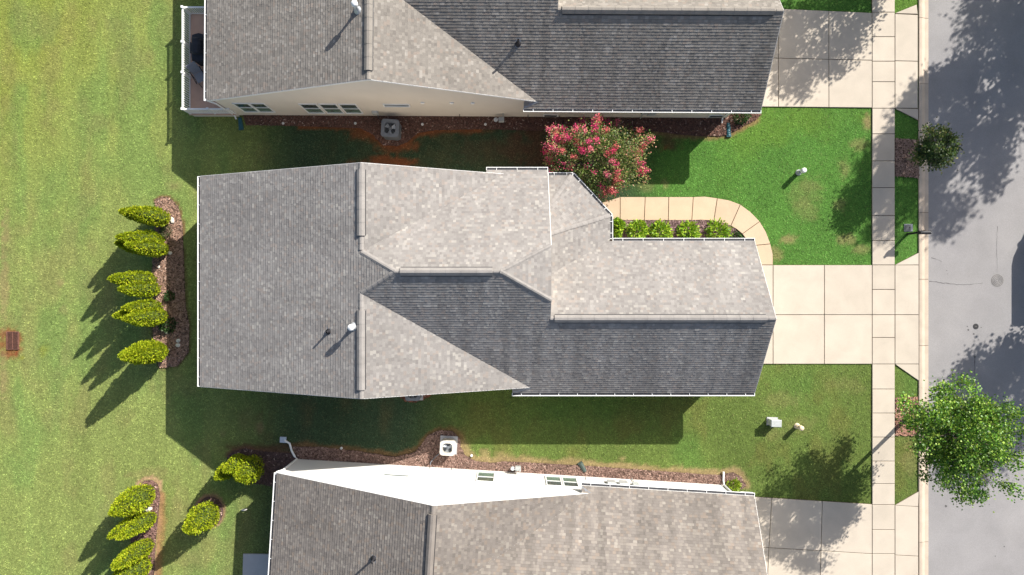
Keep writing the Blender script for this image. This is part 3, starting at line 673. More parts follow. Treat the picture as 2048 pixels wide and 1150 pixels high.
    h.gutter((xL + .11, yN), (xL + .11, yS), (-1, 0), ze(PA, xL + .11, 0) - .02)
    h.gutter((gx, eS), (xC + .02, eS), (0, -1), ze(PS, 0, eS)); h.gutter((xw + .02, 5.93), (-1.3, 5.93), (0, 1), ze(PN, 0, 5.93))
    ci = lambda c, n: (c[0] - n[0] * e, c[1] - n[1] * e)
    h.gutter((c1[0] - .02, 5.74), (xw + .04, 5.74), (0, 1), ze(PDn, 0, 5.74), 2)
    a1, a2 = ci(c1, nn), ci(c2, nn); h.gutter(a2, a1, nn, 3.03); h.gutter((5.02, 2.49), (5.02, 3.68), (1, 0), 3.03, 2); h.gutter((xC + .02, 2.38), (5.15, 2.38), (0, 1), ze(PC, 0, 2.38))
    # grey flashed eave ends beside the gable
    f = MB(); f.add([(gx + .02, eS, ze(PS, 0, eS) + .04), (gx + .02, yS - .035, 3.26), (xvs + .15, yS - .035, 3.32), (gx + .02, eS, ze(PS, 0, eS) + .02), (gx + .02, yS - .035, 3.2), (xvs + .15, yS - .035, 3.2)], [(0, 2, 1), (3, 4, 5), (0, 3, 5, 2), (1, 2, 5, 4), (0, 1, 4, 3)])
    h.put(f, 'eave_flashing', M['greymetal'])
    # walls
    yw, xw0, xf = -5.05, xL + wL, xC - wC
    h.wall([(xw0, -.1), (xf, -.1), (xf, 3.20), (xvs - .4, 3.20), (xR, zA - .16), (xw0, sl * xw0 + PA[2] - .16)], 'x', yw, .15)
    h.wall([(xw0, -.1), (1.55, -.1), (1.55, 3.5), (xvn - .4, 3.6), (xR, zA - .16), (xw0, sl * xw0 + PA[2] - .16)], 'x', 5.55, -.15)
    h.wall([(yw + .15, -.1), (5.40, -.1), (5.40, sl * xw0 + PA[2] - .15), (yw + .15, sl * xw0 + PA[2] - .15)], 'y', xw0, .15)
    h.wall([(yw + .15, -.1), (2.05, -.1), (2.05, 3.2), (Yc, zC - .16), (yw + .15, 3.28)], 'y', xf, -.15)
    h.wall([(1.56, -.1), (xf - .15, -.1), (xf - .15, 3.2), (1.56, 3.2)], 'x', 2.05, -.15)
    h.wall([(2.05, -.1), (5.40, -.1), (5.40, 3.6), (Yh, zh - .18), (2.05, zh - .18)], 'y', 1.75, -.18)
    h.wall([(Yhs, 3.2), (2.04, 3.2), (2.04, zh - .18), (Yhs, zh - .18), (Yc + .02, zC - .18)], 'y', 1.75, -.18)
    # garage front: boxed returns, door
    for ya, yb in ((eS - .1, eS + 1.25), (1.2, 2.46)):
        b = MB(); b.box(xf, xC + .01, ya, yb, 2.74, 2.92); h.put(b, 'eave_return', M['white'])
    gd = MB()
    for i in range(4): gd.box(xf, xf + .06, -4.0, 1.0, .02 + .55 * i, .55 * (i + 1))
    h.put(gd, 'garage_door', M['door'])
    dd = MB(); dd.box(1.75, 1.81, 3.0, 4.0, .1, 2.2); h.put(dd, 'front_door', M['wood'])
    for px_, py_ in ((4.85, 3.55), (3.0, 5.5)):
        b = MB(); b.box(px_ - .1, px_ + .1, py_ - .1, py_ + .1, 0, 2.92); h.put(b, 'porch_post', M['white'])
    pf = MB(); pf.prism([(1.76, 2.06), (4.95, 2.06), (4.95, 3.65), (3.1, 5.6), (1.76, 5.6)], -.05, .12); h.put(pf, 'porch_floor', M['concrete'])
    h.g = dict(PA=PA, PS=PS, PRs=PRs, yw=yw, xw0=xw0, xf=xf, sl=sl)
    return h

T_main = [(.262, .246, .233), (.300, .283, .266), (.235, .219, .208), (.290, .256, .232), (.350, .330, .302)]
T_up = [(.242, .221, .197), (.285, .260, .231), (.213, .194, .174), (.272, .232, .20), (.325, .30, .27)]
T_lo = [(.210, .187, .168), (.250, .222, .195), (.182, .162, .146), (.24, .20, .168), (.285, .258, .226)]
hm = build_house('house', 'house with grey-brown shingle roof, a crape myrtle and curved tan path beside its porch', (0, 0), 0, 1, -16.08, 6.83, 12.41, T_main, 'siding_cream', 11, True)
hu = build_house('house', 'house with cream siding and a white-railed deck, next to the crape myrtle', UP['o'], UP['rot'], 1, -16.08, 6.83, 12.41, T_up, 'siding_cream', 12)
hl = build_house('house', 'house with brown shingle roof and sunlit white side wall above a mulch bed', LO['o'], LO['rot'], -1, -15.44, 6.70, 9.14, T_lo, 'siding_white', 13, wL=.25, wC=.62)

# windows and wall fittings
Y = hu.g['yw']
for x0, x1 in ((-14.83, -14.1), (-13.98, -13.25)): hu.window(x0, x1, .9, 2.5, Y)
for x0, x1 in ((-11.4, -10.56), (-10.37, -9.53), (-9.34, -8.5)): hu.window(x0, x1, .75, 2.45, Y)
hu.window(-7.0, -5.72, 2.2, 2.5, Y, False)
def small(h, x, z, kind):
    b = MB(); Y = h.g['yw']
    if kind == 'vent':
        b.tube([(x, Y, z), (x, Y - .05, z), (x, Y - .07, z)], [.11, .11, .07], 12); h.put(b, 'wall_vent', M['white'])
    elif kind == 'louvre':
        b.box(x - .42, x + .42, Y - .03, Y, z - .22, z + .22); o = h.put(b, 'crawl_vent', M['white']); c = MB(); c.box(x - .34, x + .34, Y - .04, Y - .031, z - .15, z + .15); h.put(c, 'vent_screen', M['acdark'], o)
    elif kind == 'box':
        b.box(x - .16, x + .16, Y - .13, Y, z - .25, z + .25); h.put(b, 'meter_box', M['pedgrey'])
        c = MB(); c.tube([(x, Y - .06, z - .25), (x, Y - .06, 0.0)], .025, 8); h.put(c, 'conduit', M['pedgrey'])
    elif kind == 'tap':
        b.tube([(x, Y, z), (x, Y - .09, z), (x, Y - .12, z - .06)], .02, 8); h.put(b, 'hose_tap', M['darkiron'])
    elif kind == 'cabinet':
        b.box(x - .22, x + .22, Y - .16, Y, z - .3, z + .3); h.put(b, 'cable_box', M['galv'])
for x in (-4.94, -3.44, -2.36): small(hu, x, 2.85, 'vent')
small(hu, 1.8, .36, 'louvre'); small(hu, -7.75, .9, 'box'); small(hu, -3.2, .5, 'tap'); small(hu, .55, .5, 'tap'); small(hu, 2.3, .35, 'tap')
small(hu, 6.8, 1.3, 'box'); small(hu, 7.2, 1.3, 'cabinet'); small(hu, 10.9, .45, 'louvre')
hl.window(-10.0, -8.72, 2.0, 2.35, hl.g['yw'], False); hl.window(-5.1, -4.25, .55, 2.25, hl.g['yw'])
for x0, x1 in ((-1.4, -.66), (-.5, .22)): hl.window(x0, x1, .55, 2.25, hl.g['yw'])
small(hl, -7.8, .35, 'tap'); small(hl, -6.6, .35, 'tap'); small(hl, 2.1, 1.2, 'cabinet'); small(hl, 2.75, 1.2, 'cabinet'); small(hl, 3.4, 1.25, 'box'); small(hl, -3.3, 2.6, 'vent'); small(hl, .75, .7, 'tap')

def downspout(h, path, r=.045):
    b = MB(); b.tube(path, r, 6); return h.put(b, 'downspout', M['white'])
g = hu.g
downspout(hu, [(hu.xL + .05, -5.0, 3.0), (hu.xL + .05, -5.02, 2.88), (g['xw0'] - .06, Y - .06, 2.62), (g['xw0'] - .06, Y - .06, .28), (g['xw0'] + .0, Y - .25, .12)])
downspout(hu, [(11.35, -5.46, 2.95), (11.35, -5.42, 2.8), (11.3, Y - .06, 2.55), (11.3, Y - .06, .3), (11.32, Y - .3, .12)])
g = hl.g
downspout(hl, [(hl.xL + .05, -5.02, 3.0), (hl.xL + .05, -5.06, 2.88), (g['xw0'] + .02, Y - .06, 2.66), (g['xw0'] + .02, Y - .06, .3), (g['xw0'] - .15, Y - .15, .15), (g['xw0'] - .35, Y - .45, .12), (g['xw0'] - .5, Y - .85, .1), (g['xw0'] - .8, Y - 1.0, .1)], .06)
b = MB(); b.box(g['xw0'] - 1.05, g['xw0'] - .70, Y - 1.18, Y - .86, .03, .10); hl.put(b, 'drain_outlet', M['galv'])
downspout(hl, [(8.6, -5.46, 2.95), (8.6, -5.42, 2.8), (g['xf'] - .05, Y - .06, 2.55), (g['xf'] - .05, Y - .06, .3), (g['xf'] - .05, Y - .25, .12), (g['xf'] - .06, Y - .75, .1)], .055)
downspout(hm, [(11.35, -5.46, 2.95), (11.35, -5.42, 2.8), (11.3, Y - .06, 2.55), (11.3, Y - .06, .3), (11.32, Y - .3, .12)])
# roof penetrations
def flue(h, x, y, pl, tall=1.05, r=.062):
    z = pl[0] * x + pl[1] * y + pl[2]; b = MB(); b.lathe([(.22, -.10), (.2, .03), (r + .05, .12), (r, .30), (r, tall - .25)], 16, (x, y, z)); o = h.put(b, 'flue_pipe', M['galv'], smooth=True)
    c = MB(); c.lathe([(r + .03, tall - .27), (r + .085, tall - .22), (r + .085, tall - .05), (r + .05, tall), (.0, tall + .02)], 16, (x, y, z)); h.put(c, 'flue_cap', M['white'], o, smooth=True)
def vent(h, x, y, pl, tall=.62):
    z = pl[0] * x + pl[1] * y + pl[2]; b = MB(); b.lathe([(.16, -.08), (.15, .02), (.075, .1), (.05, .16), (.05, tall), (.036, tall), (.036, tall - .1), (0, tall - .1)], 12, (x, y, z)); o = h.put(b, 'vent_pipe', M['blackplastic'], smooth=True)
    c = MB(); sx = pl[0]; c.add([(x - .14, y - .16, z + .012 - .14 * pl[0] - .16 * pl[1]), (x + .14, y - .16, z + .012 + .14 * pl[0] - .16 * pl[1]), (x + .14, y + .2, z + .012 + .14 * pl[0] + .2 * pl[1]), (x - .14, y + .2, z + .012 - .14 * pl[0] + .2 * pl[1])] + [(x - .14, y - .16, z - .02 - .14 * pl[0] - .16 * pl[1]), (x + .14, y - .16, z - .02 + .14 * pl[0] - .16 * pl[1]), (x + .14, y + .2, z - .02 + .14 * pl[0] + .2 * pl[1]), (x - .14, y + .2, z - .02 - .14 * pl[0] + .2 * pl[1])], [(0, 1, 2, 3), (0, 4, 5, 1), (1, 5, 6, 2), (2, 6, 7, 3), (3, 7, 4, 0), (7, 6, 5, 4)])
    h.put(c, 'pipe_flashing', M['greymetal'], o)
flue(hm, -7.24, -1.80, hm.g['PA'], .74); vent(hm, -8.55, -2.06, hm.g['PA'], .44)
flue(hu, -7.42, -1.85, hu.g['PA'], .86); vent(hu, -.05, -2.75, hu.g['PS'], .5)
x_, y_ = G(738, 1136, 6.6); dx_, dy_ = x_ - LO['o'][0], y_ - LO['o'][1]; cc_, ss_ = math.cos(LO['rot']), math.sin(LO['rot'])
vent(hl, cc_ * dx_ + ss_ * dy_, ss_ * dx_ - cc_ * dy_, hl.g['PA'], .55)

# ------------------------------------------------------------ deck with railing
dk = empty('deck', (-16.4, 12.3, 0)); setp(dk, 'raised terracotta-floored deck with white baluster railing at the cream house end', 'deck')
X0, X1, Y0, Y1, ZF, ZR = -1.28, 1.22, -2.78, 2.75, .52, 1.44
b = MB(); b.box(X0 - .05, X1, Y0 - .05, Y1 + .05, ZF - .06, ZF); b.build('deck_floor', M['deckfloor'], dk)
for bx_ in ((X0, X1, Y0, Y0 + .12), (X0, X1, Y1 - .12, Y1), (X0, X0 + .12, Y0 + .12, Y1 - .12)):
    b = MB(); b.box(*bx_, -.1, ZF - .061); b.build('skirt_wall', M['siding_cream'], dk)
ins_ = .04
for a, c in (((X0 + ins_, Y0 + ins_), (X0 + ins_, Y1 - ins_)), ((X0 + ins_, Y0 + ins_), (X1, Y0 + ins_)), ((X0 + ins_, Y1 - ins_), (X1, Y1 - ins_))):
    for z, wd, ht in ((ZR, .075, .05), (ZF + .09, .05, .05)):
        b = MB(); b.bar((*a, z), (*c, z), wd, ht); b.build('rail', M['white'], dk)
bal = MB(); bal.box(-.021, .021, -.021, .021, ZF + .1, ZR - .02); balm = bal.mesh('baluster', M['white'])
pst = MB(); pst.box(-.045, .045, -.045, .045, ZF, ZR + .07); pst.box(-.06, .06, -.06, .06, ZR + .07, ZR + .1); pstm = pst.mesh('rail_post', M['white'])
def along(a, c, nb_, posts):
    for i in range(1, nb_):
        o = link('baluster', balm, dk); o.location = (a[0] + (c[0] - a[0]) * i / nb_, a[1] + (c[1] - a[1]) * i / nb_, 0)
    for t in posts:
        o = link('rail_post', pstm, dk); o.location = (a[0] + (c[0] - a[0]) * t, a[1] + (c[1] - a[1]) * t, 0)
along((X0 + ins_, Y0 + ins_), (X0 + ins_, Y1 - ins_), 44, (0, .36, .66, 1)); along((X0 + ins_, Y0 + ins_), (X1, Y0 + ins_), 20, (.55, 1)); along((X0 + ins_, Y1 - ins_), (X1, Y1 - ins_), 20, (.55, 1))

gr = empty('covered_grill', (-16.82, 12.88, ZF)); setp(gr, 'barbecue grill under a black fitted cover on the deck', 'grill')
b = MB(); secs = [(0, .40, .74), (.55, .41, .76), (.78, .42, .78), (.90, .36, .74), (.98, .32, .45), (1.18, .24, .42), (1.24, .12, .36)]; vs = []; fs = []
for z, hx, hy in secs:
    for k in range(16):
        t = 2 * math.pi * k / 16; cx, sx_ = math.cos(t), math.sin(t); e_ = .45
        vs.append((hx * math.copysign(abs(cx) ** e_, cx) + .02 * math.sin(5 * t + z * 6), hy * math.copysign(abs(sx_) ** e_, sx_) + .02 * math.sin(7 * t + z * 4), z))
for i in range(len(secs) - 1):
    for k in range(16): fs.append((i * 16 + k, i * 16 + (k + 1) % 16, (i + 1) * 16 + (k + 1) % 16, (i + 1) * 16 + k))
fs.append(tuple(len(secs) * 16 - 16 + k for k in range(16))); b.add(vs, fs); b.build('cover', M['blackcloth'], gr)
b = MB(); b.bar((-.45, -.3, .8), (-.45, .3, .8), .05, .04); b.build('handle', M['blackcloth'], gr)
ch = empty('patio_chair', (-16.92, 11.42, ZF), R(-150)); setp(ch, 'grey sling folding chair on the deck near the grill', 'chair')
b = MB(); b.add([(-.27, -.28, .42), (.27, -.28, .42), (.27, .26, .45), (-.27, .26, .45), (-.27, -.28, .40), (.27, -.28, .40), (.27, .26, .43), (-.27, .26, .43)], [(0, 1, 2, 3), (7, 6, 5, 4), (0, 4, 5, 1), (2, 6, 7, 3), (1, 5, 6, 2), (3, 7, 4, 0)]); b.build('seat', M['greymesh'], ch)
b = MB(); b.add([(-.27, -.28, .44), (.27, -.28, .44), (.27, -.62, .98), (-.27, -.62, .98), (-.27, -.31, .43), (.27, -.31, .43), (.27, -.65, .97), (-.27, -.65, .97)], [(0, 1, 2, 3), (7, 6, 5, 4), (0, 4, 5, 1), (2, 6, 7, 3), (1, 5, 6, 2), (3, 7, 4, 0)]); b.build('backrest', M['greymesh'], ch)
for sx_ in (-.3, .3):
    b = MB(); b.tube([(sx_, .36, 0), (sx_, -.1, .44), (sx_, -.34, .66)], .018, 8); b.build('leg', M['blackplastic'], ch)
    b = MB(); b.tube([(sx_, -.42, 0), (sx_, .1, .40), (sx_, .28, .62)], .018, 8); b.build('leg', M['blackplastic'], ch)
    b = MB(); b.tube([(sx_, .32, .62), (sx_, 0, .65), (sx_, -.42, .66)], .026, 8); b.build('armrest', M['blackplastic'], ch)

# ------------------------------------------------------------ air conditioners
def condenser(loc, rz, body, label, size=.82, ht=.82, pad=True):
    r = empty('air_conditioner', (*loc, 0), rz); setp(r, label, 'air conditioner', 'air conditioners beside the houses')
    hs = size / 2
    def rr(h_, z, c=.16, n=5):
        o = []
        for qx, qy, a0 in ((1, 1, 0), (-1, 1, 90), (-1, -1, 180), (1, -1, 270)):
            for i in range(n): t = R(a0 + 90 * i / (n - 1)); o.append((qx * (h_ - c) + c * math.cos(t), qy * (h_ - c) + c * math.sin(t), z))
        return o
    if pad: b = MB(); b.box(-hs - .08, hs + .08, -hs - .08, hs + .12, -.05, .085); b.build('pad', M['patio'], r)
    b = MB(); n = 20; vs = rr(hs - .01, .086) + rr(hs - .01, ht - .1) + rr(hs + .01, ht - .1) + rr(hs + .01, ht); fs = []
    for i in range(3):
        for k in range(n): fs.append((i * n + k, i * n + (k + 1) % n, (i + 1) * n + (k + 1) % n, (i + 1) * n + k))
    rad = hs * .74; ringv = []
    outer = vs[3 * n:]
    for (x, y, z) in outer:
        L = math.hypot(x, y); ringv.append((x / L * rad, y / L * rad, ht + .012))
    deep = [(x, y, ht - .22) for x, y, z in ringv]; vs = vs + ringv + deep
    for i in (3, 4):
        for k in range(n): fs.append((i * n + k, i * n + (k + 1) % n, (i + 1) * n + (k + 1) % n, (i + 1) * n + k))
    b.add(vs, fs); bd = b.build('cabinet', body, r)
    b = MB(); b.lathe([(0, ht - .219), (rad * 1.02, ht - .219), (rad * 1.02, ht - .23), (0, ht - .23)], 20); b.build('fan_well', M['acdark'], r)
    for k in range(3):
        a = R(120 * k + 25); b = MB(); vs = []
        for rr_, w0, z0, z1 in ((.07, .5, -.02, .03), (rad * .92, .42, -.05, .05)):
            vs += [(rr_ * math.cos(a - w0), rr_ * math.sin(a - w0), ht - .12 + z0), (rr_ * math.cos(a + w0), rr_ * math.sin(a + w0), ht - .12 + z1)]
        b.add(vs + [(x, y, z - .01) for x, y, z in vs], [(0, 2, 3, 1), (4, 5, 7, 6), (0, 1, 5, 4), (2, 6, 7, 3), (0, 4, 6, 2), (1, 3, 7, 5)]); b.build('fan_blade', M['acfan'], r)
    b = MB(); b.lathe([(.09, ht - .2), (.09, ht - .06), (.05, ht - .03), (0, ht - .03)], 14); b.build('fan_motor', M['acgrey'], r)
    b = MB()
    for q in np.linspace(.12, rad * .97, 4):
        b.tube([(q * math.cos(t), q * math.sin(t), ht + .016) for t in np.linspace(0, 2 * math.pi, 25)], .003, 4, cap=False)
    for t in np.linspace(0, math.pi, 4, endpoint=False): b.tube([(-rad * math.cos(t), -rad * math.sin(t), ht + .018), (rad * math.cos(t), rad * math.sin(t), ht + .018)], .005, 4)
    b.build('fan_guard', M['acgrey'], r)
    sl = MB(); sl.box(-.008, .008, -.006, .012, .12, ht - .12); slm = sl.mesh('louvre', body)
    for sdx in range(4):
        for k in range(9):
            o = link('louvre', slm, r); t = (k - 4) / 4 * (hs - .17); a = R(90 * sdx); o.location = (t * math.cos(a) + (hs - .008) * math.sin(a), t * math.sin(a) - (hs - .008) * math.cos(a), 0); o.rotation_euler = (0, 0, a + math.pi)
    return r
condenser(G(780, 256, 1.0), R(-4), M['acgrey'], 'dark grey air conditioner with bare fan on clay soil by the cream wall', .95, 1.0, False)
condenser(G(895, 896, .7), R(-3.5), M['acbeige'], 'beige air conditioner on a concrete pad in the mulch by the white wall', .80, .74)
condenser((-5.42, -5.78), 0, M['acgrey'], 'air conditioner mostly hidden under the grey-brown roof overhang', .80, .74)
b = MB(); x_, y_ = G(868, 930); 
ln = MB(); p0 = G(878, 908, .3); p1 = G(869, 915, .15); p2 = G(861, 925, .35); ln.tube([(*p0, .3), (*p1, .14), (*p2, .35), (p2[0], p2[1] - .12, .4)], .022, 8); o = ln.build('refrigerant_line', M['acgrey']); setp(o, 'insulated pipe looping from the beige air conditioner to the white wall', 'pipe')
ln = MB(); p0 = G(764, 246, .4); p1 = G(757, 236, .2); p2 = G(755, 228, .5); ln.tube([(*p0, .4), (*p1, .2), (*p2, .5), (p2[0], p2[1] + .06, .55)], .022, 8); o = ln.build('refrigerant_line', M['blackplastic']); setp(o, 'black pipe from the dark grey air conditioner to the cream wall', 'pipe')

# ------------------------------------------------------------ vegetation
def leaf_quads(C, D, N, L, W):
    """diamond leaves: centre base C, direction D, side N cross"""
    S = np.cross(D, N); S /= (np.linalg.norm(S, axis=1, keepdims=True) + 1e-9)
    b = C; m = C + D * (L * .5)[:, None]; t = C + D * L[:, None]
    return np.stack([b, m - S * W[:, None] + N * (W * .25)[:, None], t, m + S * W[:, None] + N * (W * .25)[:, None]], 1).reshape(-1, 3)
def unit(v): return v / (np.linalg.norm(v, axis=1, keepdims=True) + 1e-9)

def arborvitae(px, py, hgt, rmax, seed, label, group, lead=3, lean=(0, 0), wmul=1.0, base=None):
    """px,py: ground reading of the stem"""
    x, y = base if base else G(px, py); rs = np.random.RandomState(seed)
    r = empty('arborvitae', (x, y, 0)); setp(r, label, 'shrub', group)
    tr = MB(); tr.tube([(0, 0, -.05), (0, 0, hgt * .6)], [.07, .03], 7); tr.build('trunk', M['bark'], r)
    spires = []
    for k in range(lead):
        a = 2 * math.pi * (k + rs.uniform(-.2, .2)) / lead + rs.uniform(0, 6)
        d = rmax * .46 if lead > 1 else 0
        spires.append((d * math.cos(a), d * math.sin(a), hgt * rs.uniform(.84, 1.0) if k else hgt, rmax * (rs.uniform(.54, .68) if lead > 1 else 1)))
    core = MB(); Vs = []; Cs = []
    for sx_, sy_, h_, rr in spires:
        prof = lambda t: rr * np.clip((np.minimum(1, .55 + 2.4 * t)) * (1 - np.clip((t - .30) / .70, 0, 1) ** 1.6) ** .8, 0, 9)
        core.lathe([(max(.001, float(prof(t)) * .74), .08 + t * (h_ - .25)) for t in np.linspace(0, 1, 9)], 10, (sx_, sy_, 0))
        n = int(3800 * rr * h_ / 2.2)
        t = rs.uniform(0, 1, n) ** .92; a = rs.uniform(0, 2 * math.pi, n)
        lump = .80 + .30 * vnoise(a * 2.2 + seed, t * h_ * 3.0 + k * 9, 1.0) + .10 * vnoise(a * 6, t * h_ * 8, 1.0)
        rad = prof(t) * lump * rs.uniform(.80, 1.04, n)
        C = np.stack([sx_ + rad * np.cos(a), sy_ + rad * np.sin(a), .06 + t * (h_ - .12)], 1)
        out = np.stack([np.cos(a), np.sin(a), np.zeros(n)], 1); up = np.array([0, 0, 1.0])
        D = unit(out * rs.uniform(.25, .9, n)[:, None] + up * rs.uniform(.5, 1.1, n)[:, None] + rs.normal(0, .28, (n, 3)))
        N = unit(out * .7 + rs.normal(0, .5, (n, 3)) + up * .8); N = unit(N - (N * D).sum(1, keepdims=True) * D)
        Vs.append(leaf_quads(C, D, N, rs.uniform(.07, .15, n), rs.uniform(.022, .045, n)))
        base_ = np.array((.34, .42, .016)); dark = np.array((.20, .28, .014)); tip = np.array((.48, .50, .03))
        f = rs.rand(n)[:, None]; c = base_ * (.72 + .5 * f); dk_ = rs.rand(n) < .25; c[dk_] = dark * (.8 + .5 * rs.rand(dk_.sum())[:, None]); tp = rs.rand(n) < .22; c[tp] = tip * (.8 + .4 * rs.rand(tp.sum())[:, None])
        Cs.append(c)
    co = core.build('inner_crown', M['core'], r, True)
    o = link('crown', fast_mesh('crown', np.concatenate(Vs), 4, np.concatenate(Cs), M['conifer']), r)
    return r
gA = 'arborvitae hedge beside the grey-brown roofed house'
specs = [(325, 430, 3.9, .70, 'topmost arborvitae by the open end of the hedge bed, beside the flat pale stone'), (318, 497, 4.2, .76, 'arborvitae with a split crown, second from the pale stone end'), (316, 566, 4.2, .72, 'single-pointed arborvitae in the middle of the five-shrub hedge'), (318, 625, 4.0, .72, 'arborvitae beside the low dark shrub, fourth from the pale stone end'), (328, 688, 4.1, .78, 'arborvitae with three lobes at the shaded house-shadow end of the hedge')]
for i, (a, c, hh, rr, lb) in enumerate(specs): arborvitae(a, c, hh, rr, 20 + i, lb, gA, lead=[2, 3, 2, 3, 3][i])
for i, (a, c, hh, rr, lb) in enumerate([(298, 984, 3.7, .66, 'bright green arborvitae at the rounded end of the tan-edged bed'), (296, 1031, 3.5, .64, 'bright green arborvitae beside the white stone in the tan-edged bed'), (294, 1078, 3.6, .64, 'third bright arborvitae from the rounded end of the tan-edged bed'), (292, 1122, 3.6, .64, 'fourth bright arborvitae from the rounded end of the tan-edged bed')]):
    arborvitae(a, c, hh, rr, 40 + i, lb, 'arborvitae in the tan-edged bed', lead=[1, 2, 2, 1][i])
arborvitae(425, 1021, 3.2, .68, 51, 'lone arborvitae in a round mulch ring by the brown-roofed house', None, lead=1)
arborvitae(477, 924, 2.6, .72, 52, 'half-shaded arborvitae at the mulch corner farther from the white wall', 'paired arborvitae', lead=2); arborvitae(510, 930, 2.5, .68, 53, 'half-shaded arborvitae at the mulch corner nearer the white wall', 'paired arborvitae', lead=1)

def shrub(x, y, rad, hgt, cols, n, seed, name, label, cat='shrub', group=None, L=(.08, .16), W=(.025, .05), z0=0):
    rs = np.random.RandomState(seed); r = empty(name, (x, y, z0)); setp(r, label, cat, group)
    st = MB()
    for k in range(6):
        a = k * 1.05 + rs.uniform(0, .5); st.tube([(0, 0, -.03), (rad * .35 * math.cos(a), rad * .35 * math.sin(a), hgt * .35), (rad * .6 * math.cos(a), rad * .6 * math.sin(a), hgt * .7)], [.018, .013, .006], 5)
    st.build('stem', M['bark'], r)
    a = rs.uniform(0, 6.283, n); ph = np.arccos(rs.uniform(0, 1, n)); q = rs.uniform(.3, 1, n) ** .5 * (.6 + .65 * vnoise(a * 1.9 + seed, ph * 3, 1))
    C = np.stack([rad * q * np.sin(ph) * np.cos(a), rad * q * np.sin(ph) * np.sin(a), .04 + (hgt - .05) * q * np.cos(ph)], 1)
    out = unit(C * np.array((1, 1, .6)) + 1e-6); D = unit(out + rs.normal(0, .45, (n, 3)) + np.array((0, 0, .35))); N = unit(np.array((0, 0, 1.0)) + out * .5 + rs.normal(0, .35, (n, 3))); N = unit(N - (N * D).sum(1, keepdims=True) * D)
    V = leaf_quads(C, D, N, rs.uniform(*L, n), rs.uniform(*W, n)); ci = rs.randint(0, len(cols), n); c = np.array(cols)[ci] * rs.uniform(.7, 1.3, n)[:, None]
    link('foliage', fast_mesh('foliage', V, 4, c, M['leaf']), r); return r
BR = [(.22, .38, .025), (.30, .46, .03), (.12, .26, .02), (.38, .50, .05)]; DKG = [(.03, .07, .02), (.045, .09, .025), (.06, .11, .03)]
for i, (a, c, rd_, hh, lb) in enumerate([(1236, 452, .40, .55, 'small bright green shrub at the porch corner beside the garden path'), (1277, 462, .60, .7, 'broad bright green shrub, second from the porch in the path bed'), (1322, 463, .58, .65, 'bright green shrub, third from the porch in the path bed'), (1377, 464, .56, .65, 'bright green shrub, fourth from the porch in the path bed'), (1437, 466, .68, .7, 'largest bright green shrub, at the bend of the garden path')]):
    shrub(*G(a, c, .3), rd_, hh, BR, 700, 60 + i, 'garden_shrub', lb, group='bright shrubs in the path bed', L=(.10, .22), W=(.03, .06))
shrub(*G(1231, 470, .2), .28, .4, BR, 260, 70, 'garden_shrub', 'smallest bright green shrub tucked against the gutter by the porch', group='bright shrubs in the path bed', L=(.1, .2))
shrub(*G(1474, 475, .2), .30, .35, DKG, 260, 71, 'garden_shrub', 'dark green seedling shrub at the tip of the path bed', L=(.06, .12))
shrub(*G(331, 463, .2), .34, .5, [(.06, .10, .03), (.10, .13, .05), (.13, .12, .06)], 420, 72, 'low_shrub', 'low twiggy shrub between the first two hedge arborvitae', L=(.05, .1), W=(.015, .03))
shrub(*G(337, 592, .2), .28, .4, DKG, 260, 73, 'low_shrub', 'sparse dark shrub in the shaded mulch behind the hedge', L=(.05, .1))
shrub(*G(335, 650, .2), .42, .55, DKG, 420, 74, 'low_shrub', 'rounded dark green shrub in the shaded mulch behind the hedge', L=(.08, .15))
shrub(*G(1468, 972, .2), .36, .5, [(.24, .34, .025), (.30, .38, .03), (.16, .25, .02)], 420, 75, 'low_shrub', 'small yellow-green shrub at the garage corner of the white-walled house', L=(.07, .14))
shrub(*G(1484, 232, .3), .42, .7, DKG, 420, 76, 'low_shrub', 'dark shrub under the garage gutter of the cream house')

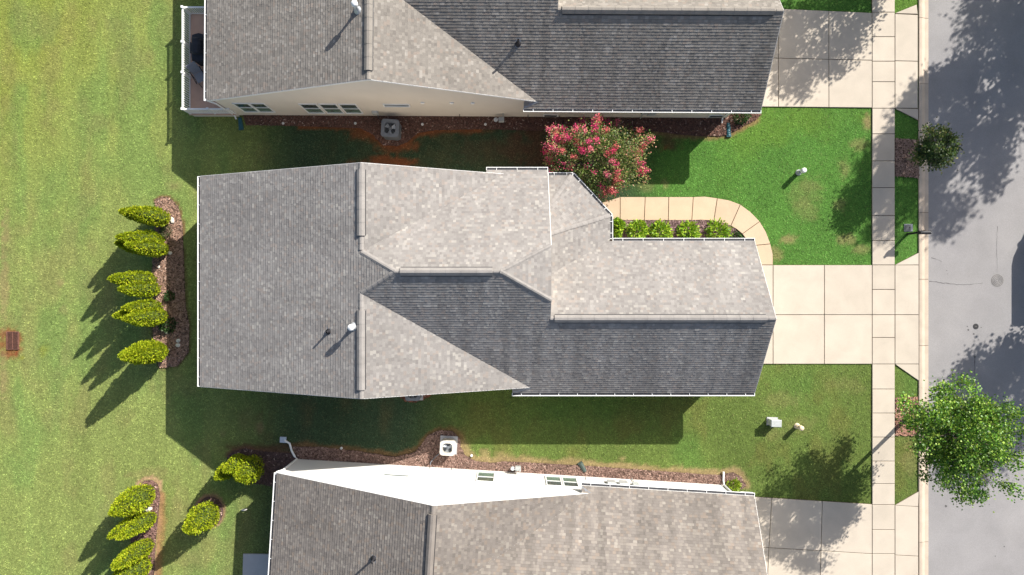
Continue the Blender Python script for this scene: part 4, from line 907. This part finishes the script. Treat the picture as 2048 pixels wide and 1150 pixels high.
def branches(mb, base, top, r0, n, rs, spread, zlo, zhi, droop=.0):
    tips = []
    for k in range(n):
        a = 2.4 * k + rs.uniform(-.3, .3); t = rs.uniform(.35, .95); s0 = np.array(base) * (1 - t) + np.array(top) * t
        e = np.array((spread * math.cos(a) * rs.uniform(.55, .95), spread * math.sin(a) * rs.uniform(.55, .95), rs.uniform(zlo, zhi)))
        m = (s0 + e) / 2 + np.array((0, 0, .15)) + rs.normal(0, .08, 3); mb.tube([s0, m, e], [r0 * .45 * (1.1 - t * .5), r0 * .25, r0 * .07], 6, cap=False); tips.append(e)
        for j in range(2):
            e2 = e + rs.normal(0, spread * .25, 3); mb.tube([m, (m + e2) / 2 + rs.normal(0, .05, 3), e2], [r0 * .22, r0 * .12, r0 * .04], 5, cap=False); tips.append(e2)
    return tips
def tree(loc, name, label, cz, rx, ry, rz_, trunk_h, tr_r, cols, nclus, per, seed, L=(.10, .18), W=(.04, .075), cr=.42, bark='bark', group=None, avoid=None, flowers=None, multi=False, shell=.55, tipcol=None):
    rs = np.random.RandomState(seed); r = empty(name, (*loc, 0)); setp(r, label, 'tree', group); tb = MB()
    if multi:
        for k in range(5):
            a = k * 1.26; e = (.6 * math.cos(a), .5 * math.sin(a), cz); tb.tube([(.12 * math.cos(a), .12 * math.sin(a), -.05), (.3 * math.cos(a), .25 * math.sin(a), cz * .5), e], [.06, .05, .03], 7); branches(tb, (.12 * math.cos(a), .12 * math.sin(a), .6), e, .07, 6, rs, rx * .75, cz - rz_ * .2, cz + rz_ * .6)
    else:
        tb.tube([(0, 0, -.1), (.02, .01, trunk_h * .5), (0, 0, trunk_h), (.03, .02, cz), (0, .02, cz + rz_ * .75)], [tr_r * 1.25, tr_r, tr_r * .9, tr_r * .6, tr_r * .12], 10)
        branches(tb, (0, 0, trunk_h * .9), (0, 0, cz + rz_ * .5), tr_r, 16, rs, max(rx, ry) * .8, cz - rz_ * .55, cz + rz_ * .65)
    tb.build('trunk', M[bark], r, True)
    d = unit(rs.normal(0, 1, (nclus, 3))); q = shell + (1 - shell) * rs.rand(nclus) ** .6; lob = .58 + .62 * vnoise(np.arctan2(d[:, 1], d[:, 0]) * 1.9 + seed, d[:, 2] * 2.3, 1.0)
    K = d * (q * lob)[:, None] * np.array((rx, ry, rz_)) + np.array((0, 0, cz)); 
    C = np.repeat(K, per, 0); n = len(C); C = C + rs.normal(0, 1, (n, 3)) * np.array((cr, cr, cr * .75)) * .6
    out = unit((C - np.array((0, 0, cz))) / np.array((rx, ry, rz_)))
    D = unit(out * .8 + rs.normal(0, .6, (n, 3)) + np.array((0, 0, .1))); N = unit(np.array((0, 0, 1.0)) + .4 * out + rs.normal(0, .45, (n, 3))); N = unit(N - (N * D).sum(1, keepdims=True) * D)
    ctone = np.repeat(rs.uniform(.6, 1.3, nclus), per)
    c = np.array(cols)[rs.randint(0, len(cols), n)] * (ctone * rs.uniform(.75, 1.25, n))[:, None]
    if tipcol is not None:
        o_ = np.linalg.norm((C - np.array((0, 0, cz))) / np.array((rx, ry, rz_)), axis=1); tt = (rs.rand(n) < sstep(.7, 1.05, o_) * .5); c[tt] = np.array(tipcol)[rs.randint(0, len(tipcol), tt.sum())] * rs.uniform(.8, 1.2, tt.sum())[:, None]
    keep = np.ones(n, bool)
    if avoid is not None: keep = ~avoid(C[:, 0] + loc[0], C[:, 1] + loc[1], C[:, 2])
    V = leaf_quads(C[keep], D[keep], N[keep], rs.uniform(*L, keep.sum()), rs.uniform(*W, keep.sum()))
    cr_o = link('crown', fast_mesh('crown', V, 4, c[keep], M['leaf']), r)
    if flowers: flowers(r, cr_o, K, rs, loc)
    return r
GR = [(.075, .175, .02), (.105, .235, .024), (.175, .315, .032), (.045, .115, .018), (.27, .38, .055)]
GRD = [(.04, .085, .022), (.06, .11, .025), (.095, .14, .03), (.03, .06, .02)]
tree(G(1812, 836), 'street_tree', 'leafy street tree in full sun overhanging the road near the grey cabinet', 4.9, 2.80, 3.05, 2.2, 2.3, .11, GR, 215, 115, 81, (.08, .14), (.034, .06), .36, shell=.30, group='trees along the verge')
tree(G(1812, 319), 'street_tree', 'small dark shaded street tree with pale trunk in a mulch square', 2.75, 1.02, 1.08, .95, 1.6, .05, GRD, 95, 46, 82, (.09, .15), (.03, .055), .24, bark='palebark', group='trees along the verge', shell=.35, tipcol=[(.16, .15, .04), (.10, .13, .03)])
tree((22.3, 19.3), 'street_tree', 'street tree beyond the north driveway casting shade on its slabs', 4.9, 2.7, 2.8, 2.2, 2.3, .11, GR, 240, 40, 83, (.12, .2), (.05, .085), .42, group='trees along the verge')
tree((32.9, 17.0), 'shade_tree', 'large tree across the road shading the asphalt', 7.3, 4.3, 4.2, 4.8, 2.8, .2, GR, 330, 70, 84, (.16, .26), (.06, .11), .50, group='trees across the road')
tree((33.9, 0.2), 'shade_tree', 'tree across the road shading the manhole end of the asphalt', 5.9, 3.6, 3.3, 2.5, 2.6, .18, GR, 330, 44, 85, (.14, .24), (.06, .10), .5, group='trees across the road')
tree((34.5, 22.8), 'shade_tree', 'tree standing past the far bend of the verge', 5.6, 2.8, 2.8, 2.2, 2.4, .15, GR, 200, 40, 87, (.14, .24), (.06, .10), .5, group='trees across the road')

roofpoly = [(-2, 6.2), (1.95, 6.2), (1.95, 6.0), (3.25, 6.0), (5.30, 3.82), (5.30, 2.2), (-2, 2.2)]
def avoid_roof(x, y, z): return (pip(x, y, roofpoly) & (z > 2.2)) | (y > 9.25) | ((z > 3.25) & pip(x - 1.04 * (z - 3.15), y - 1.03 * (z - 3.15), roofpoly))
PK = [(.68, .05, .19), (.78, .08, .23), (.62, .04, .13), (.82, .18, .26), (.66, .14, .15)]
def myrtle_flowers(root, crown, K, rs, loc):
    cen = np.array((0, 0, 2.4)); rel = (K - cen) / np.array((2.95, 2.4, 1.5)); o = np.linalg.norm(rel, axis=1)
    w_ = .25 + .55 * (rel[:, 0] < .15) + .2 * (rel[:, 1] > .6)
    sel = (o > .72) & (K[:, 2] > 1.9) & (rs.rand(len(K)) < w_)
    P = K[sel] + unit(K[sel] - cen) * .16; per = 90; C = np.repeat(P, per, 0); n = len(C); ax = np.repeat(unit(P - cen + np.array((0, 0, 1.2))), per, 0)
    t = rs.uniform(-.16, .2, n); C = C + ax * t[:, None] + rs.normal(0, 1, (n, 3)) * (.115 * (1 - np.abs(t) * 2.2))[:, None]
    k = ~avoid_roof(C[:, 0] + loc[0], C[:, 1] + loc[1], C[:, 2]); C = C[k]; n = len(C)
    D = unit(rs.normal(0, 1, (n, 3)) + np.array((0, 0, .6))); N = unit(rs.normal(0, 1, (n, 3)) + np.array((0, 0, 1.0))); N = unit(N - (N * D).sum(1, keepdims=True) * D)
    cl = np.repeat(rs.randint(0, 5, len(P)), per)[k]; c = np.array(PK)[cl] * rs.uniform(.7, 1.25, n)[:, None]
    link('blossoms', fast_mesh('blossoms', leaf_quads(C, D, N, rs.uniform(.045, .085, n), rs.uniform(.02, .036, n)), 4, c, M['petal']), crown)
tree((4.45, 6.62), 'crape_myrtle', 'large crape myrtle covered in pink-red blossom between the two roofs', 2.55, 2.95, 2.40, 1.45, 1, .1, [(.09, .16, .03), (.15, .23, .045), (.22, .28, .07), (.06, .11, .025), (.26, .22, .09)], 520, 42, 90, (.06, .12), (.022, .045), .30, multi=True, shell=.30, avoid=avoid_roof, flowers=myrtle_flowers, tipcol=[(.44, .20, .13), (.40, .28, .12), (.30, .32, .09)])

# ------------------------------------------------------------ street furniture and small things
mx, my_ = G(1815, 468)
mb_ = empty('mailbox', (mx, my_, 0)); setp(mb_, 'black mailbox on a post leaning over the kerb beside the meter lid', 'mailbox')
b = MB(); b.box(-.05, .05, -.05, .05, -.1, 1.32); b.build('post', M['blackplastic'], mb_)
b = MB(); b.bar((-.12, 0, .98), (.48, 0, .98), .06, .06); b.bar((.02, 0, .68), (.30, 0, .96), .05, .05); b.build('arm', M['blackplastic'], mb_)
b = MB(); prof = [(-.10, 1.012), (.10, 1.012), (.10, 1.14)] + [(.10 * math.cos(t), 1.14 + .10 * math.sin(t)) for t in np.linspace(.35, math.pi - .35, 7)] + [(-.10, 1.14)]; n = len(prof)
b.add([(-.06, y, z) for y, z in prof] + [(.56, y, z) for y, z in prof], [tuple(range(n))[::-1], tuple(range(n, 2 * n))] + [(i, (i + 1) % n, n + (i + 1) % n, n + i) for i in range(n)]); bx = b.build('box', M['blackplastic'], mb_)
b = MB(); b.box(.561, .575, -.095, .095, 1.02, 1.23); b.build('door', M['blackplastic'], bx)
b = MB(); b.box(.575, .60, -.02, .02, 1.18, 1.2); b.build('handle', M['galv'], bx)
b = MB(); b.box(.2, .23, .102, .112, 1.1, 1.3); b.build('flag', M['rust'], bx)
ml = empty('meter_lid', (*G(1816.5, 455.5), 0)); setp(ml, 'square dark water meter lid set in the verge grass by the mailbox', 'meter lid')
b = MB(); b.prism([(-.24, -.21), (.24, -.21), (.24, .21), (-.24, .21)], -.1, .035, bev=.01); b.build('collar', M['acgrey'], ml)
b = MB(); b.prism([(-.20, -.17), (.12, -.17), (.12, .17), (-.20, .17)], .03, .05, bev=.006); b.build('lid', M['acdark'], ml)
b = MB(); b.prism([(.02, -.03), (.08, -.03), (.08, .05), (.02, .05)], .049, .06); b.build('keyhole_plug', M['dark'], ml)

def pedestal(px, py, mat, capmat, label, h_=.78, r_=.115):
    o = empty('utility_pedestal', (*G(px, py), 0)); setp(o, label, 'utility pedestal', 'utility posts on the front lawns')
    b = MB(); b.lathe([(r_ + .05, -.08), (r_ + .05, .03), (r_ + .01, .06), (r_, .07), (r_, h_ - .22)], 20); b.build('post', mat, o, True)
    b = MB(); b.lathe([(r_ + .012, h_ - .26), (r_ + .02, h_ - .24), (r_ + .02, h_ - .03), (r_ - .02, h_), (0, h_ + .008)], 20); b.build('cap', capmat, o, True)
    b = MB(); b.box(-r_ - .035, -r_ + .01, -.05, .05, .25, .42); b.build('hasp', mat, o)
pedestal(1597, 345, M['pedgrey'], M['pedwhite'], 'white-capped utility post on the sunny lawn by the curved path', .80)
pedestal(1594, 852, M['pedtan'], M['pedtan'], 'tan utility post beside the grey cabinet on the lawn', .66)
cb = empty('utility_cabinet', (*G(1544, 843), 0), R(-2)); setp(cb, 'grey-green utility cabinet on the lawn beside the tan post', 'utility cabinet')
b = MB(); b.prism([(-.30, -.20), (.30, -.20), (.30, .24), (-.30, .24)], -.08, .05); b.build('base', M['patio'], cb)
b = MB(); b.prism([(-.26, -.16), (.26, -.16), (.26, .18), (-.26, .18)], .05, .58); b.build('body', M['pedgrey'], cb)
b = MB(); b.prism([(-.29, -.19), (.29, -.19), (.29, .21), (-.29, .21)], .575, .65, bev=.025); b.build('lid', M['pedgrey'], cb)
b = MB(); b.box(-.03, .03, -.19, -.16, .35, .42); b.build('latch', M['acdark'], cb)

mh = empty('manhole_cover', (*G(1996, 561), -.062)); setp(mh, 'round cast iron manhole cover with concentric raised rings in the road', 'manhole cover')
b = MB(); b.lathe([(.34, .0), (.34, .008), (.30, .010), (.30, .0)], 32); b.build('ring', M['iron'], mh)
b = MB(); b.lathe([(.296, -.01), (.296, .003), (0, .004)], 32); b.build('cover', M['asphalt'], mh)
for q in (.24, .16, .08):
    b = MB(); b.lathe([(q + .02, .003), (q + .018, .012), (q - .014, .012), (q - .016, .003)], 28); b.build('raised_ring', M['iron'], mh)
vc = empty('valve_cover', (*G(1953, 653), -.062)); setp(vc, 'small black round valve cover in the shaded road', 'valve cover')
b = MB(); b.lathe([(.16, -.02), (.16, .006), (.14, .012), (0, .012)], 24); b.build('cover', M['darkiron'], vc); b = MB(); b.box(-.05, .05, -.012, .012, .012, .018); b.build('lift_bar', M['iron'], vc)

dg = empty('storm_drain', (*G(26, 681), 0)); setp(dg, 'rusty rectangular storm drain grate in a ring of bare clay on the field', 'storm drain')
b = MB(); b.prism([(-.30, -.46), (.30, -.46), (.30, .46), (-.30, .46)], -.1, .012); b.build('sump', M['dark'], dg)
for bx_ in ((-.34, -.29, -.50, .50), (.29, .34, -.50, .50), (-.29, .29, .45, .50), (-.29, .29, -.50, -.45), (-.02, .02, -.45, .45)):
    b = MB(); b.box(*bx_, -.05, .05); b.build('frame_bar', M['rust'], dg)
br_ = MB(); br_.box(-.135, .135, -.011, .011, .0, .042); brm = br_.mesh('grate_bar', M['rust'])
for k in range(17):
    for sx_ in (-.155, .155): o = link('grate_bar', brm, dg); o.location = (sx_, -.40 + k * .05, 0)

def outlet(px, py, px2, py2, mat, label, wd=.13):
    x0, y0 = G(px, py); x1, y1 = G(px2, py2); L = math.hypot(x1 - x0, y1 - y0); o = empty('downspout_extension', (x0, y0, 0), math.atan2(y1 - y0, x1 - x0)); setp(o, label, 'drain pipe', 'downspout extensions')
    b = MB(); prof = [(t * .5, 0) for t in ()]; n = 9
    rings = 12; vs = []; fs = []
    for i in range(rings):
        t = i / (rings - 1); rr = wd * (1 + (.05 if i % 2 else -.02)) * (.8 + .25 * t)
        for k in range(n): a = math.pi * k / (n - 1); vs.append((L * t, rr * math.cos(a), .02 + rr * .8 * math.sin(a)))
    for i in range(rings - 1):
        for k in range(n - 1): fs.append((i * n + k, (i + 1) * n + k, (i + 1) * n + k + 1, i * n + k + 1))
    fs += [tuple(range(n))[::-1], tuple((rings - 1) * n + k for k in range(n))]; b.add(vs, [f[::-1] for f in fs]); b.build('pipe', mat, o)
    b = MB(); b.box(L - .02, L + .06, -wd * 1.0, wd * 1.0, .0, .1); b.build('end_piece', M['greenplastic'] if mat is not M['teal'] else M['teal'], o)
outlet(480, 236, 483, 258, M['teal'], 'teal plastic downspout extension at the deck end of the cream wall'); outlet(1456, 246, 1457, 272, M['teal'], 'teal plastic downspout extension by the garage of the cream house')
outlet(1170, 943, 1160, 926, M['greenplastic'], 'dark green splash channel across the mulch under the white wall', .14)

st = random.Random(8)
def stone(px, py, sx_, sy_, sz_, label, group=None, mat='stone'):
    b = MB(); n = 10; vs = []; fs = []
    for i, (q, z) in enumerate(((.8, -.02), (1, sz_ * .4), (.8, sz_ * .85), (.35, sz_))):
        for k in range(n): t = 2 * math.pi * k / n; w_ = q * st.uniform(.85, 1.1); vs.append((sx_ * w_ * math.cos(t), sy_ * w_ * math.sin(t), z))
    for i in range(3):
        for k in range(n): fs.append((i * n + k, i * n + (k + 1) % n, (i + 1) * n + (k + 1) % n, (i + 1) * n + k))
    fs += [tuple(range(n))[::-1], tuple(3 * n + k for k in range(n))]; b.add(vs, fs); o = b.build('stone', M[mat]); o.location = (*G(px, py), .03); o.rotation_euler = (0, 0, st.uniform(-.5, .5)); setp(o, label, 'stone', group)
stone(346, 441, .11, .19, .12, 'flat pale stone on the sunlit mulch at the hedge end'); stone(341, 506, .12, .11, .10, 'grey stone at the edge of the house shadow in the hedge bed'); stone(319, 534, .07, .09, .08, 'small pale stone between two hedge arborvitae')
stone(358, 681, .13, .12, .12, 'upper of two grey stones in the shaded hedge bed', 'paired stones'); stone(357, 690, .14, .11, .10, 'lower of two grey stones in the shaded hedge bed', 'paired stones'); stone(339, 699, .07, .06, .07, 'pebble by the last hedge arborvitae')
stone(298, 1018, .26, .14, .18, 'white stone among the bright arborvitae in the tan-edged bed'); stone(489, 1019, .18, .06, .06, 'thin pale stone on the grass by the brown-roofed house')
def cleanout(px, py, label, group='drain caps along the cream wall'):
    o = empty('drain_cap', (*G(px, py), 0)); setp(o, label, 'drain cap', group); b = MB(); b.lathe([(.07, -.05), (.07, .07), (.055, .085), (.035, .085)], 14); b.build('collar', M['pedwhite'], o); b = MB(); b.lathe([(.035, .08), (.035, .088), (0, .09)], 12); b.build('plug', M['pedgrey'], o)
for a, c, lb in ((567, 247, 'white drain cap in the mulch near the teal pipe at the deck end'), (711, 247, 'white drain cap in the mulch on the deck side of the dark grey air conditioner'), (845, 249, 'white drain cap in the mulch between the dark grey air conditioner and gas meter'), (971, 249, 'white drain cap close beside the gas meter under the cream wall')): cleanout(a, c, lb)
cleanout(683, 896, 'white drain cap at the shaded mulch edge of the white-walled house', None); cleanout(943, 911, 'white drain cap in the dry grass beside the beige air conditioner', None)
def gasmeter(px, py, wallpy, label, sgn):
    x, y = G(px, py); o = empty('gas_meter', (x, y, 0)); setp(o, label, 'gas meter', 'gas meters'); b = MB(); b.box(-.15, .15, -.11, .11, .35, .68); b.build('meter', M['pedgrey'], o); b = MB(); b.lathe([(.1, .46), (.12, .5), (.12, .56), (.1, .6)], 14, (-.3, 0, 0)); b.build('regulator', M['galv'], o)
    b = MB(); b.tube([(-.3, 0, -.05), (-.3, 0, .46)], .02, 8); b.tube([(-.3, 0, .6), (-.3, 0, .74), (.0, 0, .74), (.0, 0, .68)], .018, 8); b.tube([(.1, 0, .68), (.1, 0, .78), (.1, sgn * .45, .78)], .018, 8); b.build('pipework', M['pedgrey'], o)
gasmeter(1003, 244, 0, 'grey gas meter in the mulch under the cream wall', 1); gasmeter(1036, 932, 0, 'grey gas meter with pipes in the mulch by the white wall', -1)

# parked van across the road (its shadow reaches the lane)
vn = empty('parked_van', (30.75, 2.3, -.062)); setp(vn, 'grey van parked on the far side of the road', 'van')
b = MB(); body = [(-2.6, .32), (3.0, .32), (3.05, .8), (2.9, 1.02), (2.0, 1.12), (1.3, 1.86), (.9, 1.95), (-2.3, 1.95), (-2.6, 1.8)]; n = len(body); w0 = .97
b.add([(-w0 + (.10 if z > 1.2 else 0), y, z) for y, z in body] + [(w0 - (.10 if z > 1.2 else 0), y, z) for y, z in body], [tuple(range(n)), tuple(range(n, 2 * n))[::-1]] + [(i, n + i, n + (i + 1) % n, (i + 1) % n) for i in range(n)]); b.build('body', M['carpaint'], vn)
b = MB(); b.add([(-.8, 1.96, 1.17), (.8, 1.96, 1.17), (.76, 1.34, 1.83), (-.76, 1.34, 1.83)], [(0, 1, 2, 3)]); b.build('windscreen', M['glass'], vn)
for sg in (-1, 1):
    b = MB(); b.box(sg * 1.0 - .09, sg * 1.0 + .09 if sg > 0 else sg * 1.0 + .09, 1.32, 1.5, 1.12, 1.32); b.bar((sg * .86, 1.42, 1.18), (sg * 1.02, 1.42, 1.2), .05, .05); o = b.build('mirror', M['blackplastic'], vn); o.location = (sg * .12, 0, 0)
    b = MB(); x_ = sg * .955; b.add([(x_, -2.2, 1.2), (x_, 1.4, 1.2), (sg * .885, 1.1, 1.75), (sg * .885, -2.2, 1.75)], [(0, 1, 2, 3)]); o = b.build('side_window', M['glass'], vn); o.location = (sg * .012, 0, 0)
    for y_ in (-1.65, 1.95):
        b = MB(); b.tube([(sg * .75, y_, .33), (sg * .99, y_, .33)], .33, 20); o = b.build('wheel', M['tyre'], vn); c = MB(); c.tube([(sg * .97, y_, .33), (sg * 1.0, y_, .33)], .2, 16); c.build('rim', M['galv'], o)
    b = MB(); b.box(sg * .72 - .18, sg * .72 + .18, 2.98, 3.07, .66, .84); b.build('headlight', M['pedwhite'], vn)
